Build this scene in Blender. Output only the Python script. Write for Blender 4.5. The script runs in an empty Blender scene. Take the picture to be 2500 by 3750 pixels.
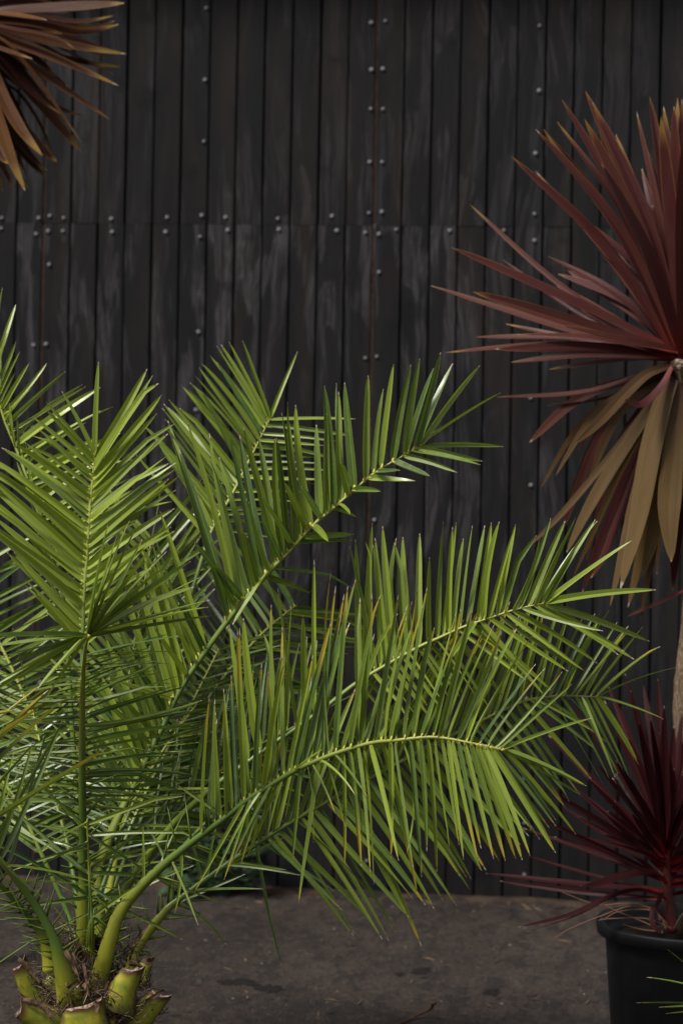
import bpy, math, random
from mathutils import Vector, Matrix, noise
random.seed(7)
R = random.Random(11)
rad = math.radians
scene = bpy.context.scene
col = scene.collection

# ------------------------------------------------------------------ camera
YAW, ROLL = rad(7.6), rad(1.05)
FPX = 8854.0                      # focal length in photograph pixels (85 mm on a 24x36 frame)
CAMH = 1.72
HY = 1540.0                       # row of the optical axis
Fw = Vector((-math.sin(YAW), math.cos(YAW), 0))
Rt0 = Vector((math.cos(YAW), math.sin(YAW), 0))
Up0 = Vector((0, 0, 1))
Rt = Rt0 * math.cos(ROLL) + Up0 * math.sin(ROLL)
Up = Up0 * math.cos(ROLL) - Rt0 * math.sin(ROLL)
CAM = Vector((0, 0, CAMH)) - Fw * 8.80
cam = bpy.data.cameras.new('camera')
cam.lens = 85; cam.sensor_width = 36; cam.sensor_height = 24
cam.shift_y = -(1875 - HY) / 3750.0
cam.clip_end = 400
cam.dof.use_dof = True
cam.dof.focus_distance = 5.60
cam.dof.aperture_fstop = 3.6
camo = bpy.data.objects.new('camera', cam)
col.objects.link(camo)
m = Matrix((Rt, Up, -Fw)).transposed().to_4x4()
m.translation = CAM
camo.matrix_world = m
scene.camera = camo

# ------------------------------------------------------------------ light
SUN = Vector((-0.42, -0.44, 0.79)).normalized()
world = bpy.data.worlds.new('World'); scene.world = world; world.use_nodes = True
wn, wl = world.node_tree.nodes, world.node_tree.links
bg = wn['Background']
sky = wn.new('ShaderNodeTexSky'); sky.sky_type = 'NISHITA'; sky.sun_disc = False
sky.sun_elevation = math.asin(SUN.z); sky.sun_rotation = math.atan2(SUN.x, SUN.y)
sky.air_density = 1.0; sky.dust_density = 3.0; sky.ozone_density = 1.0
hs = wn.new('ShaderNodeHueSaturation'); hs.inputs['Saturation'].default_value = 0.35
wl.new(sky.outputs[0], hs.inputs['Color']); wl.new(hs.outputs[0], bg.inputs['Color'])
bg.inputs['Strength'].default_value = 0.055
sun = bpy.data.lights.new('sun', 'SUN'); sun.energy = 2.8; sun.angle = rad(16); sun.color = (1, .96, .90)
suno = bpy.data.objects.new('sun', sun); col.objects.link(suno)
suno.rotation_euler = (-SUN).to_track_quat('-Z', 'Y').to_euler()
vs = scene.view_settings
vs.view_transform = 'Standard'; vs.look = 'None'; vs.gamma = 1; vs.exposure = 0.95
vs.use_curve_mapping = False

# ------------------------------------------------------------------ helpers
def W(sx, sy, d):
    return CAM + (Fw + Rt * ((sx - 1250) / FPX) + Up * ((HY - sy) / FPX)) * d
def hit_plane_y(sx, sy, y=0.0):
    v = W(sx, sy, 1) - CAM
    return CAM + v * ((y - CAM.y) / v.y)
def hit_ground(sx, sy, z=0.0):
    v = W(sx, sy, 1) - CAM
    return CAM + v * ((z - CAM.z) / v.z)
xA = hit_plane_y(163.4, 717).x; xB = hit_plane_y(1373.6, 478).x
PITCH = (xB - xA) / 12.0
ZJ = hit_plane_y(1100, 823).z
ZM = {'S': (0, 0, 1), 'A': (1500, 300, .63776), 'B': (1900, 1200, .46765), 'C': (1700, 2400, .5102), 'D': (0, 0, .31888),
      'E': (0, 1200, .5102), 'F': (0, 2200, .5102), 'G': (600, 1200, .8291), 'H': (700, 2100, .63776), 'I': (1300, 1900, .76531),
      'J': (0, 3200, .44643), 'K': (600, 2900, .38265), 'L': (1000, 2500, .95663)}
def P(z, x, y):
    a, b, s = ZM[z]
    return (a + x * s, b + y * s)

def tag(o, label=None, cat=None, group=None, kind=None):
    if label: o['label'] = label
    if cat: o['category'] = cat
    if group: o['group'] = group
    if kind: o['kind'] = kind
    return o
def empty(name, loc):
    o = bpy.data.objects.new(name, None); col.objects.link(o); o.location = loc; o.empty_display_size = .1
    return o
class MB:
    """collects vertices, faces and two per-vertex triples"""
    def __init__(s): s.v = []; s.f = []; s.a = []; s.b = []; s.ids = []
    def add(s, vs_, fs_, a=None, b=None):
        o = len(s.v); n = len(vs_)
        s.v += [tuple(p) for p in vs_]
        s.f += [tuple(i + o for i in f) for f in fs_]
        s.a += (a if a else [(0, 0, 0)] * n)
        s.b += (b if b else [(0, 0, 0)] * n)
    def build(s, name, mat, parent=None, origin=None, smooth=True):
        me = bpy.data.meshes.new(name)
        org = Vector(origin) if origin is not None else Vector((0, 0, 0))
        me.from_pydata([(p[0] - org.x, p[1] - org.y, p[2] - org.z) for p in s.v], [], s.f)
        for nm, dat in (('pa', s.a), ('pb', s.b)):
            at = me.attributes.new(nm, 'FLOAT_VECTOR', 'POINT')
            at.data.foreach_set('vector', [c for t in dat for c in t])
        if smooth: me.polygons.foreach_set('use_smooth', [True] * len(me.polygons))
        me.materials.append(mat)
        o = bpy.data.objects.new(name, me); col.objects.link(o)
        if parent is not None: o.parent = parent
        else: o.location = org
        return o

# ------------------------------------------------------------------ node helpers
class NT:
    def __init__(s, name):
        s.m = bpy.data.materials.new(name); s.m.use_nodes = True
        s.n, s.l = s.m.node_tree.nodes, s.m.node_tree.links
        s.p = s.n['Principled BSDF']; s.out = s.n['Material Output']
    def node(s, t, **k):
        nd = s.n.new(t)
        for a, v in k.items(): setattr(nd, a, v)
        return nd
    def put(s, sock, v):
        if isinstance(v, bpy.types.NodeSocket): s.l.new(v, sock)
        elif isinstance(v, (tuple, list)) and len(v) == 3 and sock.type == 'RGBA': sock.default_value = (*v, 1)
        else: sock.default_value = v
    def math(s, op, a, b=0.0, c=0.0, clamp=False):
        nd = s.node('ShaderNodeMath', operation=op, use_clamp=clamp)
        for i, v in enumerate((a, b, c)): s.put(nd.inputs[i], v)
        return nd.outputs[0]
    def mix(s, f, a, b, mode='MIX'):
        nd = s.node('ShaderNodeMix', data_type='RGBA', blend_type=mode)
        s.put(nd.inputs[0], f); s.put(nd.inputs[6], a); s.put(nd.inputs[7], b)
        return nd.outputs[2]
    def sstep(s, v, lo, hi, a=0.0, b=1.0):
        nd = s.node('ShaderNodeMapRange', interpolation_type='SMOOTHSTEP')
        s.put(nd.inputs[0], v); s.put(nd.inputs[1], lo); s.put(nd.inputs[2], hi); s.put(nd.inputs[3], a); s.put(nd.inputs[4], b)
        return nd.outputs[0]
    def noise(s, vec, scale=1.0, detail=3.0, rough=.55, dist=0.0, color=False):
        nd = s.node('ShaderNodeTexNoise')
        s.put(nd.inputs['Vector'], vec); nd.inputs['Scale'].default_value = scale
        nd.inputs['Detail'].default_value = detail; nd.inputs['Roughness'].default_value = rough
        nd.inputs['Distortion'].default_value = dist
        return nd.outputs[1 if color else 0]
    def vmul(s, vec, k, off=(0, 0, 0)):
        nd = s.node('ShaderNodeVectorMath', operation='MULTIPLY_ADD')
        s.put(nd.inputs[0], vec); nd.inputs[1].default_value = k
        if isinstance(off, bpy.types.NodeSocket): s.l.new(off, nd.inputs[2])
        else: nd.inputs[2].default_value = off
        return nd.outputs[0]
    def pos(s): return s.node('ShaderNodeNewGeometry').outputs['Position']
    def attr(s, name):
        a = s.node('ShaderNodeAttribute', attribute_name=name)
        x = s.node('ShaderNodeSeparateXYZ'); s.l.new(a.outputs['Vector'], x.inputs[0])
        return x.outputs[0], x.outputs[1], x.outputs[2]
    def xyz(s, x, y, z):
        c = s.node('ShaderNodeCombineXYZ')
        for i, v in enumerate((x, y, z)): s.put(c.inputs[i], v)
        return c.outputs[0]
    def bump(s, h, strength=.3, dist=.002):
        b = s.node('ShaderNodeBump'); s.put(b.inputs['Height'], h)
        b.inputs['Strength'].default_value = strength; b.inputs['Distance'].default_value = dist
        s.l.new(b.outputs[0], s.p.inputs['Normal'])
    def done(s, color=None, rough=None, spec=None):
        if color is not None: s.put(s.p.inputs['Base Color'], color)
        if rough is not None: s.put(s.p.inputs['Roughness'], rough)
        if spec is not None: s.put(s.p.inputs['Specular IOR Level'], spec)
        return s.m

# ------------------------------------------------------------------ materials
def mat_wall():
    t = NT('black_stained_plywood'); p = t.pos()
    rnd = t.node('ShaderNodeObjectInfo').outputs['Random']
    off = t.xyz(t.math('MULTIPLY', rnd, 7.0), 0.0, t.math('MULTIPLY', rnd, 3.0))
    warp = t.noise(t.vmul(p, (2.6, 1, 1.1)), 1.0, 3, .5, color=True)
    pw = t.vmul(warp, (.20, 0, .5), p)
    big = t.noise(t.vmul(p, (1.7, 1, .9)), 1.0, 3, .5)
    g1 = t.noise(t.vmul(pw, (14, 1, 2.0), off), 1.0, 3, .55, .8)
    g2 = t.noise(t.vmul(pw, (70, 1, 3.2), off), 1.0, 4, .65)
    fine = t.noise(t.vmul(p, (330, 1, 14), off), 1.0, 3, .7)
    base = t.mix(t.sstep(g2, .32, .70), (.0038, .0037, .0041), (.0086, .0083, .0090))
    brown = t.noise(t.vmul(pw, (8, 1, 1.5), (3, 1, 9)), 1.0, 4, .55)
    base = t.mix(t.math('MULTIPLY', t.sstep(brown, .46, .70), .7), base, (.0140, .0106, .0096))
    base = t.mix(t.math('MULTIPLY', t.sstep(rnd, .3, 1.0), .35), base, t.mix(1.0, base, (1.5, 1.42, 1.40), 'MULTIPLY'))
    sx = t.node('ShaderNodeSeparateXYZ'); t.l.new(p, sx.inputs[0])
    zone = t.sstep(sx.outputs[2], .55, 1.35)
    zone = t.math('MULTIPLY', zone, t.sstep(sx.outputs[2], ZJ - .01, ZJ + .01, 1.0, .50))
    xz = t.sstep(sx.outputs[0], .1, 1.2, 1.0, .5)
    thr = t.math('ADD', g1, t.math('MULTIPLY', t.math('SUBTRACT', big, .5), .55))
    ridge = t.sstep(t.math('ABSOLUTE', t.math('SUBTRACT', g1, .53)), .0, .045, 1.0, 0.0)
    patch = t.sstep(thr, .49, .66)
    streak = t.math('ADD', t.math('MULTIPLY', patch, .62), t.math('MULTIPLY', ridge, t.math('MULTIPLY', t.sstep(thr, .44, .60), .55)), clamp=True)
    streak = t.math('MULTIPLY', streak, t.sstep(g2, .36, .60))
    streak = t.math('MULTIPLY', streak, t.sstep(fine, .25, .60))
    streak = t.math('MULTIPLY', streak, t.math('MULTIPLY', zone, xz))
    c = t.mix(streak, base, (.062, .059, .063))
    damp = t.sstep(t.noise(t.vmul(p, (6, 1, 6)), 1, 4, .6), .56, .72)
    c = t.mix(t.math('MULTIPLY', damp, .7), c, (.0030, .0028, .0030))
    dust = t.sstep(t.noise(p, 420, 2, .7), .68, .74)
    c = t.mix(t.math('MULTIPLY', dust, .35), c, (.05, .046, .044))
    t.bump(t.math('ADD', g2, t.math('MULTIPLY', fine, .6)), .35, .0012)
    return t.done(c, t.sstep(g2, .2, .8, .70, .88), .16)
def mat_simple(name, c, rough=.6, spec=.4, var=.25, scale=40, c2=None, bump=0.0):
    t = NT(name)
    n = t.noise(t.node('ShaderNodeTexCoord').outputs['Object'], scale, 4, .6)
    c2 = c2 or tuple(x * (1 - var) for x in c)
    if bump: t.bump(n, bump, .003)
    return t.done(t.mix(t.sstep(n, .35, .65), c, c2), rough, spec)
def mat_ground():
    t = NT('gritty_asphalt'); p = t.pos()
    a = t.noise(p, 1.6, 4, .6); b = t.noise(p, 16, 5, .65); f = t.noise(p, 190, 3, .7); f2 = t.noise(t.vmul(p, (1, .45, 1)), 55, 4, .7)
    c = t.mix(t.sstep(a, .3, .7), (.0200, .0136, .0103), (.0390, .0272, .0210))
    c = t.mix(t.math('MULTIPLY', t.sstep(t.noise(t.vmul(p, (1, .38, 1)), 13, 5, .7), .46, .60), .85), c, (.0120, .0086, .0070))
    c = t.mix(t.math('MULTIPLY', t.sstep(f2, .48, .66), .75), c, (.0062, .0050, .0045))
    c = t.mix(t.math('MULTIPLY', t.sstep(f, .58, .72), .6), c, (.075, .066, .058))
    v = t.node('ShaderNodeTexVoronoi'); t.put(v.inputs['Vector'], p); v.inputs['Scale'].default_value = 75
    c = t.mix(t.math('MULTIPLY', t.sstep(v.outputs['Distance'], .10, .22, 1, 0), t.sstep(t.noise(p, 8, 2, .5), .5, .62)), c, (.075, .068, .06))
    mot = t.noise(t.vmul(p, (1, .6, 1)), 30, 5, .75)
    c = t.mix(t.math('MULTIPLY', t.sstep(mot, .54, .64), .75), c, (.054, .041, .033))
    st = t.noise(t.vmul(p, (1, .5, 1)), 5.5, 5, .62)
    c = t.mix(t.math('MULTIPLY', t.sstep(st, .62, .70), .75), c, (.010, .008, .0075))
    t.bump(t.math('ADD', f, t.math('MULTIPLY', f2, 2.0)), .9, .005)
    return t.done(c, t.sstep(b, .3, .7, .7, .9), .3)
def mat_leaf():
    t = NT('palm_leaflet')
    u, v, rnd = t.attr('pa'); tint, dry, yel = t.attr('pb')
    k = t.math('ADD', tint, t.math('MULTIPLY', t.math('SUBTRACT', rnd, .5), .75), clamp=True)
    lines = t.noise(t.xyz(t.math('MULTIPLY', u, 26), t.math('MULTIPLY', v, 1.5), t.math('MULTIPLY', rnd, 91)), 1.0, 2, .6)
    blot = t.noise(t.xyz(t.math('MULTIPLY', u, 1.5), t.math('MULTIPLY', v, 9), t.math('MULTIPLY', rnd, 57)), 1.0, 3, .6)
    c = t.mix(k, t.mix(t.sstep(t.math('FRACT', t.math('MULTIPLY', rnd, 7.3)), .3, 1.0), (.058, .106, .016), (.044, .100, .030)), (.250, .320, .030))
    c = t.mix(t.math('MULTIPLY', t.sstep(blot, .45, .75), .35), c, (.17, .24, .035))
    c = t.mix(t.math('MULTIPLY', t.sstep(lines, .40, .70), .30), c, t.mix(1.0, c, (.42, .5, .5), 'MULTIPLY'))
    mid = t.math('ABSOLUTE', t.math('SUBTRACT', u, .5))
    c = t.mix(t.sstep(mid, .0, .075, .62, 0), c, (.27, .34, .075))
    c = t.mix(t.sstep(mid, .462, .497, 0, .55), c, (.30, .31, .08))
    c = t.mix(t.sstep(v, .0, .05, .85, 0), c, (.34, .32, .05))
    ye = t.math('ADD', yel, t.math('MULTIPLY', t.math('SUBTRACT', lines, .5), .35))
    c = t.mix(t.sstep(v, ye, t.math('ADD', ye, .12), 0, .85), c, (.34, .265, .024))
    spots = t.noise(t.xyz(t.math('MULTIPLY', u, 5), t.math('MULTIPLY', v, 45), t.math('MULTIPLY', rnd, 33)), 1.0, 3, .7)
    c = t.mix(t.math('MULTIPLY', t.sstep(spots, .66, .73), .6), c, (.13, .085, .03))
    de = t.math('ADD', dry, t.math('MULTIPLY', t.math('SUBTRACT', lines, .5), .06))
    c = t.mix(t.sstep(v, t.math('SUBTRACT', de, .02), de), c, (.17, .085, .035))
    c = t.mix(t.sstep(v, t.math('ADD', de, .012), t.math('ADD', de, .03)), c, (.50, .44, .38))
    t.bump(lines, .25, .0006)
    rough = t.sstep(blot, .3, .7, .28, .44)
    t.done(c, rough, .65)
    tr = t.node('ShaderNodeBsdfTranslucent'); t.l.new(t.mix(1.0, c, (1.35, 1.35, .75), 'MULTIPLY'), tr.inputs[0])
    ms = t.node('ShaderNodeMixShader'); ms.inputs[0].default_value = .26
    t.l.new(t.p.outputs[0], ms.inputs[1]); t.l.new(tr.outputs[0], ms.inputs[2]); t.l.new(ms.outputs[0], t.out.inputs[0])
    return t.m
def mat_cord(name, ca, cb, tipc, base, tl=.18, spec=.2):
    """strap leaf: body between ca and cb, coloured tip and margin, reddish base"""
    t = NT(name)
    u, v, rnd = t.attr('pa'); tint, dry, yel = t.attr('pb')
    lines = t.noise(t.xyz(t.math('MULTIPLY', u, 22), t.math('MULTIPLY', v, 1.2), t.math('MULTIPLY', rnd, 91)), 1.0, 3, .6)
    blot = t.noise(t.xyz(t.math('MULTIPLY', u, 2), t.math('MULTIPLY', v, 5), t.math('MULTIPLY', rnd, 57)), 1.0, 3, .6)
    k = t.math('ADD', tint, t.math('MULTIPLY', t.math('SUBTRACT', blot, .5), .7), clamp=True)
    c = t.mix(k, ca, cb)
    c = t.mix(t.math('MULTIPLY', t.sstep(lines, .38, .7), .55), c, t.mix(1.0, c, (.5, .48, .5), 'MULTIPLY'))
    mid = t.math('ABSOLUTE', t.math('SUBTRACT', u, .5))
    edge = t.math('MULTIPLY', t.sstep(mid, .40, .495), t.sstep(v, t.math('SUBTRACT', yel, .35), yel))
    c = t.mix(t.math('MULTIPLY', edge, .7), c, tipc)
    c = t.mix(t.math('MULTIPLY', t.sstep(v, yel, t.math('ADD', yel, .12)), .85), c, tipc)
    c = t.mix(t.sstep(v, dry, t.math('ADD', dry, .02)), c, (.34, .27, .22))
    c = t.mix(t.sstep(v, .02, .30, .75, 0), c, base)
    t.bump(lines, .3, .001)
    t.done(c, t.sstep(blot, .3, .7, .42, .58), spec)
    tr = t.node('ShaderNodeBsdfTranslucent'); t.l.new(t.mix(1.0, c, (1.4, 1.1, .9), 'MULTIPLY'), tr.inputs[0])
    ms = t.node('ShaderNodeMixShader'); ms.inputs[0].default_value = tl
    t.l.new(t.p.outputs[0], ms.inputs[1]); t.l.new(tr.outputs[0], ms.inputs[2]); t.l.new(ms.outputs[0], t.out.inputs[0])
    return t.m
def mat_rachis():
    t = NT('palm_rachis'); u, v, rnd = t.attr('pa')
    n = t.noise(t.xyz(t.math('MULTIPLY', u, 7), t.math('MULTIPLY', v, 14), rnd), 1.0, 3, .6)
    pul, yb, _ = t.attr('pb')
    c = t.mix(t.sstep(v, .06, .30), t.mix(yb, (.10, .15, .014), (.29, .275, .020)), (.062, .112, .014))
    c = t.mix(t.sstep(v, .35, .8), c, (.22, .25, .035))
    c = t.mix(t.math('MULTIPLY', t.sstep(n, .5, .75), .5), c, (.065, .10, .012))
    c = t.mix(t.math('MULTIPLY', pul, .9), c, (.36, .32, .04))
    c = t.mix(t.math('MULTIPLY', t.sstep(t.noise(t.pos(), 160, 3, .6), .68, .74), .5), c, (.05, .03, .012))
    return t.done(c, .42, .45)
def mat_boot():
    t = NT('cut_leaf_base'); u, v, rnd = t.attr('pa'); p = t.pos()
    n = t.noise(p, 45, 4, .6)
    c = t.mix(t.sstep(n, .3, .7), (.28, .245, .016), (.15, .19, .02))
    c = t.mix(t.sstep(v, t.math('ADD', .78, t.math('MULTIPLY', t.math('SUBTRACT', n, .5), .3)), .97), c, (.07, .028, .012))
    c = t.mix(t.math('MULTIPLY', t.sstep(t.noise(p, 210, 3, .7), .64, .72), .7), c, (.045, .03, .012))
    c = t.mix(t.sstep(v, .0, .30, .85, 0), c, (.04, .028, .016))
    c = t.mix(t.math('MULTIPLY', t.sstep(t.noise(t.vmul(p, (60, 60, 12)), 1, 4, .6), .55, .75), .6), c, (.12, .085, .02))
    e = t.math('ABSOLUTE', t.math('SUBTRACT', u, .5))
    c = t.mix(t.sstep(e, .40, .49, 0, .8), c, (.09, .045, .02))
    t.bump(n, .2, .002)
    return t.done(c, .5, .4)
def mat_vcol(name, rough=.75, k=1.0):
    """colour carried per vertex in pb (fibres, stones, litter)"""
    t = NT(name); a = t.node('ShaderNodeAttribute', attribute_name='pb')
    return t.done(a.outputs['Color'], rough, .3)
def mat_bark(name, ca, cb):
    t = NT(name); u, v, rnd = t.attr('pa'); p = t.pos()
    rings = t.noise(t.vmul(p, (70, 70, 26)), 1.0, 5, .7, 1.2)
    n = t.noise(p, 30, 4, .6)
    c = t.mix(t.sstep(rings, .38, .62), ca, cb)
    c = t.mix(t.math('MULTIPLY', t.sstep(n, .55, .7), .6), c, tuple(x * .35 for x in ca))
    t.bump(t.math('ADD', rings, n), .8, .006)
    return t.done(c, .85, .2)

M = dict(
    wall=mat_wall(), ground=mat_ground(), leaf=mat_leaf(), rachis=mat_rachis(), boot=mat_boot(),
    backing=mat_simple('dark_gap', (.006, .0055, .006), .9, .1),
    seam=mat_simple('raw_panel_edge', (.085, .040, .022), .8, .2, .5, 60, (.03, .016, .01)),
    screw=mat_simple('galvanised_head', (.20, .20, .21), .6, .3, .45, 300),
    sill=mat_simple('weathered_timber', (.050, .031, .020), .85, .2, .5, 9, (.012, .010, .0085), .5),
    pot=mat_simple('black_plastic', (.0030, .0034, .0042), .5, .25, .25, 25, (.005, .0054, .0062), .05),
    soil=mat_simple('potting_soil', (.007, .0048, .0034), .95, .1, .6, 60, (.020, .0135, .009), 1.0),
    fibre=mat_vcol('palm_fibre'), stone=mat_vcol('grit'),
    core=mat_simple('fibrous_trunk', (.050, .031, .020), .95, .1, .6, 45, (.016, .010, .007), 1.0),
    cut=mat_simple('dried_cut', (.30, .235, .185), .9, .1, .6, 90, (.07, .040, .026), .9),
    dirt=mat_simple('damp_soil', (.0055, .004, .0034), .85, .2, .5, 50, (.010, .007, .0055), 1.0),
    weed=mat_simple('weed_leaf', (.014, .036, .012), .55, .4, .4, 30, (.024, .052, .019)),
    twig=mat_simple('dry_stalk', (.10, .042, .018), .7, .3, .5, 60, (.045, .02, .01)),
    cord_r=mat_cord('maroon_strap_leaf', (.056, .0125, .0135), (.100, .034, .023), (.21, .115, .026), (.16, .020, .016)),
    cord_o=mat_cord('olive_strap_leaf', (.078, .035, .021), (.118, .076, .022), (.15, .10, .03), (.06, .024, .018)),
    cord_l=mat_cord('dark_red_strap_leaf', (.015, .0030, .0040), (.046, .0080, .0090), (.04, .012, .010), (.15, .007, .009), .15, .10),
    cord_t=mat_cord('shaded_bronze_leaf', (.030, .0085, .0075), (.105, .046, .017), (.19, .12, .030), (.06, .012, .010), .18, .10),  # bronze leaf colour, also darkened for the deeper shade at top left
    bark=mat_bark('ringed_bark', (.17, .12, .075), (.07, .045, .029)),
    bark2=mat_bark('grey_bark', (.11, .095, .08), (.04, .032, .028)),
)

# ------------------------------------------------------------------ setting: ground and wall
g = MB()
N = 60
g.add([(-60, -60, 0), (60, -60, 0), (60, 60, 0), (-60, 60, 0)], [(0, 1, 2, 3)])
ground = g.build('ground', M['ground']); tag(ground, 'dark gritty asphalt yard', None, None, 'structure')

Z0, Z1 = .012, ZJ + 1.24
wall = empty('timber_wall', (0, 0, 0))
tag(wall, 'tall black stained plywood wall with vertical grooves and galvanised screws', 'wall')
def board_mesh(name, w, z0, z1, th=.016, ch=.004):
    h = w / 2; b = MB()
    prof = [(-h, th), (-h, ch), (-h + ch, 0), (h - ch, 0), (h, ch), (h, th)]
    vv = [(x, y, z0) for x, y in prof] + [(x, y, z1) for x, y in prof]
    n = len(prof)
    ff = [(i, (i + 1) % n, n + (i + 1) % n, n + i) for i in range(n)] + [tuple(range(n))[::-1], tuple(range(n, 2 * n))]
    me = bpy.data.meshes.new(name); me.from_pydata(vv, [], ff); me.materials.append(M['wall'])
    return me
GAP = .0052
lowm = board_mesh('board', PITCH - GAP, Z0, ZJ - .0003)
upm = board_mesh('board', PITCH - GAP, ZJ + .0003, Z1)
panels = {}
def panel_of(i):
    k = i // 12
    return k
for k in (-2, -1, 0, 1):
    for r, me in ((0, lowm), (1, upm)):
        # backing sheet of the panel: the floor of its grooves
        x0 = xA + k * 12 * PITCH; x1 = x0 + 12 * PITCH
        z0, z1 = (Z0, ZJ - .0002) if r == 0 else (ZJ + .0002, Z1)
        b = MB(); y0, y1 = .0155, .024
        b.add([(x0 + .0015, y0, z0), (x1 - .0015, y0, z0), (x1 - .0015, y1, z0), (x0 + .0015, y1, z0), (x0 + .0015, y0, z1), (x1 - .0015, y0, z1), (x1 - .0015, y1, z1), (x0 + .0015, y1, z1)],
              [(0, 1, 5, 4), (1, 2, 6, 5), (2, 3, 7, 6), (3, 0, 4, 7), (4, 5, 6, 7), (3, 2, 1, 0)])
        pn = b.build('panel', M['backing'], wall, smooth=False)
        panels[(k, r)] = pn
        for j in range(12):
            o = bpy.data.objects.new('board', me); col.objects.link(o); o.parent = pn
            o.location = (x0 + (j + .5) * PITCH + R.uniform(-.0012, .0012), (0 if r == 0 else -.0006) + R.uniform(-.0009, .0009), 0)
            o.rotation_euler = (0, R.uniform(-.0006, .0006), R.uniform(-.006, .006))
    # raw brown panel edge showing in the seam
    for r in (0, 1):
        x0 = xA + k * 12 * PITCH
        z0, z1 = (Z0, ZJ - .004) if r == 0 else (ZJ + .004, Z1)
        b = MB(); y0 = .0042 if k == -0 else .0055
        q = .0022
        b.add([(x0 - q, y0, z0), (x0 + q, y0, z0), (x0 + q, .0153, z0), (x0 - q, .0153, z0), (x0 - q, y0, z1), (x0 + q, y0, z1), (x0 + q, .0153, z1), (x0 - q, .0153, z1)],
              [(0, 1, 5, 4), (1, 2, 6, 5), (2, 3, 7, 6), (3, 0, 4, 7), (4, 5, 6, 7), (3, 2, 1, 0)])
        b.build('panel_edge', M['seam'], panels[(k, r)], smooth=False)
z1 = (0, 0, .79719)
def nail_list():
    out = []
    for x, y in [(955,38),(947,368),(938,650),(928,990),(920,1088),(913,1526),(10,1002),(8,1050),(180,1002),(168,1075),(231,992),(222,1062),(228,1216),(295,1002),(291,1062),(513,1006),(517,1066),(769,999),(762,1066),(1037,999),(1047,1058),(1277,1005),(1281,1055),(1525,994),(1547,1060),(232,703),(250,155)]:
        out.append((x * .79719, y * .79719))
    for x, y in [(137,105),(202,97),(138,321),(190,317),(141,501),(191,502),(130,745),(187,745),(134,979),(185,974),(110,1069),(172,1076),(251,1055),(172,1251),(497,1060),(745,1059),(886,983),(886,1105),(890,705),(907,417),(909,119)]:
        out.append((1250 + x * .79719, y * .79719))
    for x, y in [(157,331),(212,327),(912,270),(901,629),(155,710),(193,1085)]:
        out.append((x * .79719, 1000 + y * .79719))
    for x, y in [(110,77),(162,70),(151,821),(869,260),(869,661)]:
        out.append((1250 + x * .79719, 1250 + y * .79719))
    out += [P('L',962,536), P('L',358,682), P('L',961,735), (1190, 1810), (1925, 2560), (1922, 2850), (1335, 2300), (1330, 2700), (150, 2500), (720, 2150), (700, 2600)]
    return out
def screw_mesh():
    b = MB(); n = 10; vv = []; ff = []
    for i, (r, y) in enumerate(((.0098, 0), (.0094, -.0030), (.0060, -.0052), (.0, -.0060))):
        if r == 0: vv.append((0, y, 0)); continue
        vv += [(r * math.cos(2 * math.pi * j / n), y, r * math.sin(2 * math.pi * j / n)) for j in range(n)]
    for i in range(2):
        for j in range(n): ff.append((i * n + j, i * n + (j + 1) % n, (i + 1) * n + (j + 1) % n, (i + 1) * n + j))
    for j in range(n): ff.append((2 * n + j, 2 * n + (j + 1) % n, 3 * n))
    me = bpy.data.meshes.new('screw_head'); me.from_pydata(vv, [], ff); me.materials.append(M['screw'])
    me.polygons.foreach_set('use_smooth', [True] * len(me.polygons))
    return me
sm = screw_mesh()
for sx, sy in nail_list():
    p = hit_plane_y(sx, sy)
    k = max(-2, min(1, math.floor((p.x - xA) / (12 * PITCH)))); r = 0 if p.z < ZJ else 1
    # keep the head off the groove
    t_ = (p.x - xA) / PITCH; fr = t_ - math.floor(t_)
    fr = min(max(fr, .17), .83)
    o = bpy.data.objects.new('screw_head', sm); col.objects.link(o); o.parent = panels[(k, r)]
    o.location = (xA + (math.floor(t_) + fr) * PITCH, -.0012 if r == 0 else -.0018, p.z); s = R.uniform(.60, .84); o.scale = (s, 1, s)
# unseen overhang above the frame, added to darken the top of the wall
b = MB(); x0, x1 = xA - 24 * PITCH, xA + 24 * PITCH
for (y0, y1, z0, z1) in ((-.20, .03, Z1 + .002, Z1 + .028), (-.225, -.202, Z1 - .06, Z1 + .034)):
    b.add([(x0, y0, z0), (x1, y0, z0), (x1, y1, z0), (x0, y1, z0), (x0, y0, z1), (x1, y0, z1), (x1, y1, z1), (x0, y1, z1)],
          [(0, 1, 5, 4), (1, 2, 6, 5), (2, 3, 7, 6), (3, 0, 4, 7), (4, 5, 6, 7), (3, 2, 1, 0)])
b.build('added_shade_eaves', M['backing'], wall, smooth=False)
# weathered timber sole plate along the foot of the wall
b = MB(); nx = 160; xs0, xs1 = -3.2, 2.6; vv = []; ff = []
for i in range(nx + 1):
    x = xs0 + (xs1 - xs0) * i / nx
    h = .010 + .008 * noise.noise(Vector((x * 5, 0, 0))) + .006 * noise.noise(Vector((x * 23, 3, 0)))
    y = -.045 + .012 * noise.noise(Vector((x * 7, 9, 0)))
    vv += [(x, y, -.01), (x, y, h * .8), (x, y + .012, h), (x, -.0045, h + .004)]
for i in range(nx):
    for j in range(3): ff.append((i * 4 + j, i * 4 + 4 + j, i * 4 + 5 + j, i * 4 + 1 + j))
b.add(vv, ff)
sill = b.build('sole_plate', M['sill'])
tag(sill, 'low weathered brown timber plate running along the foot of the black wall', 'timber')

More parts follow.
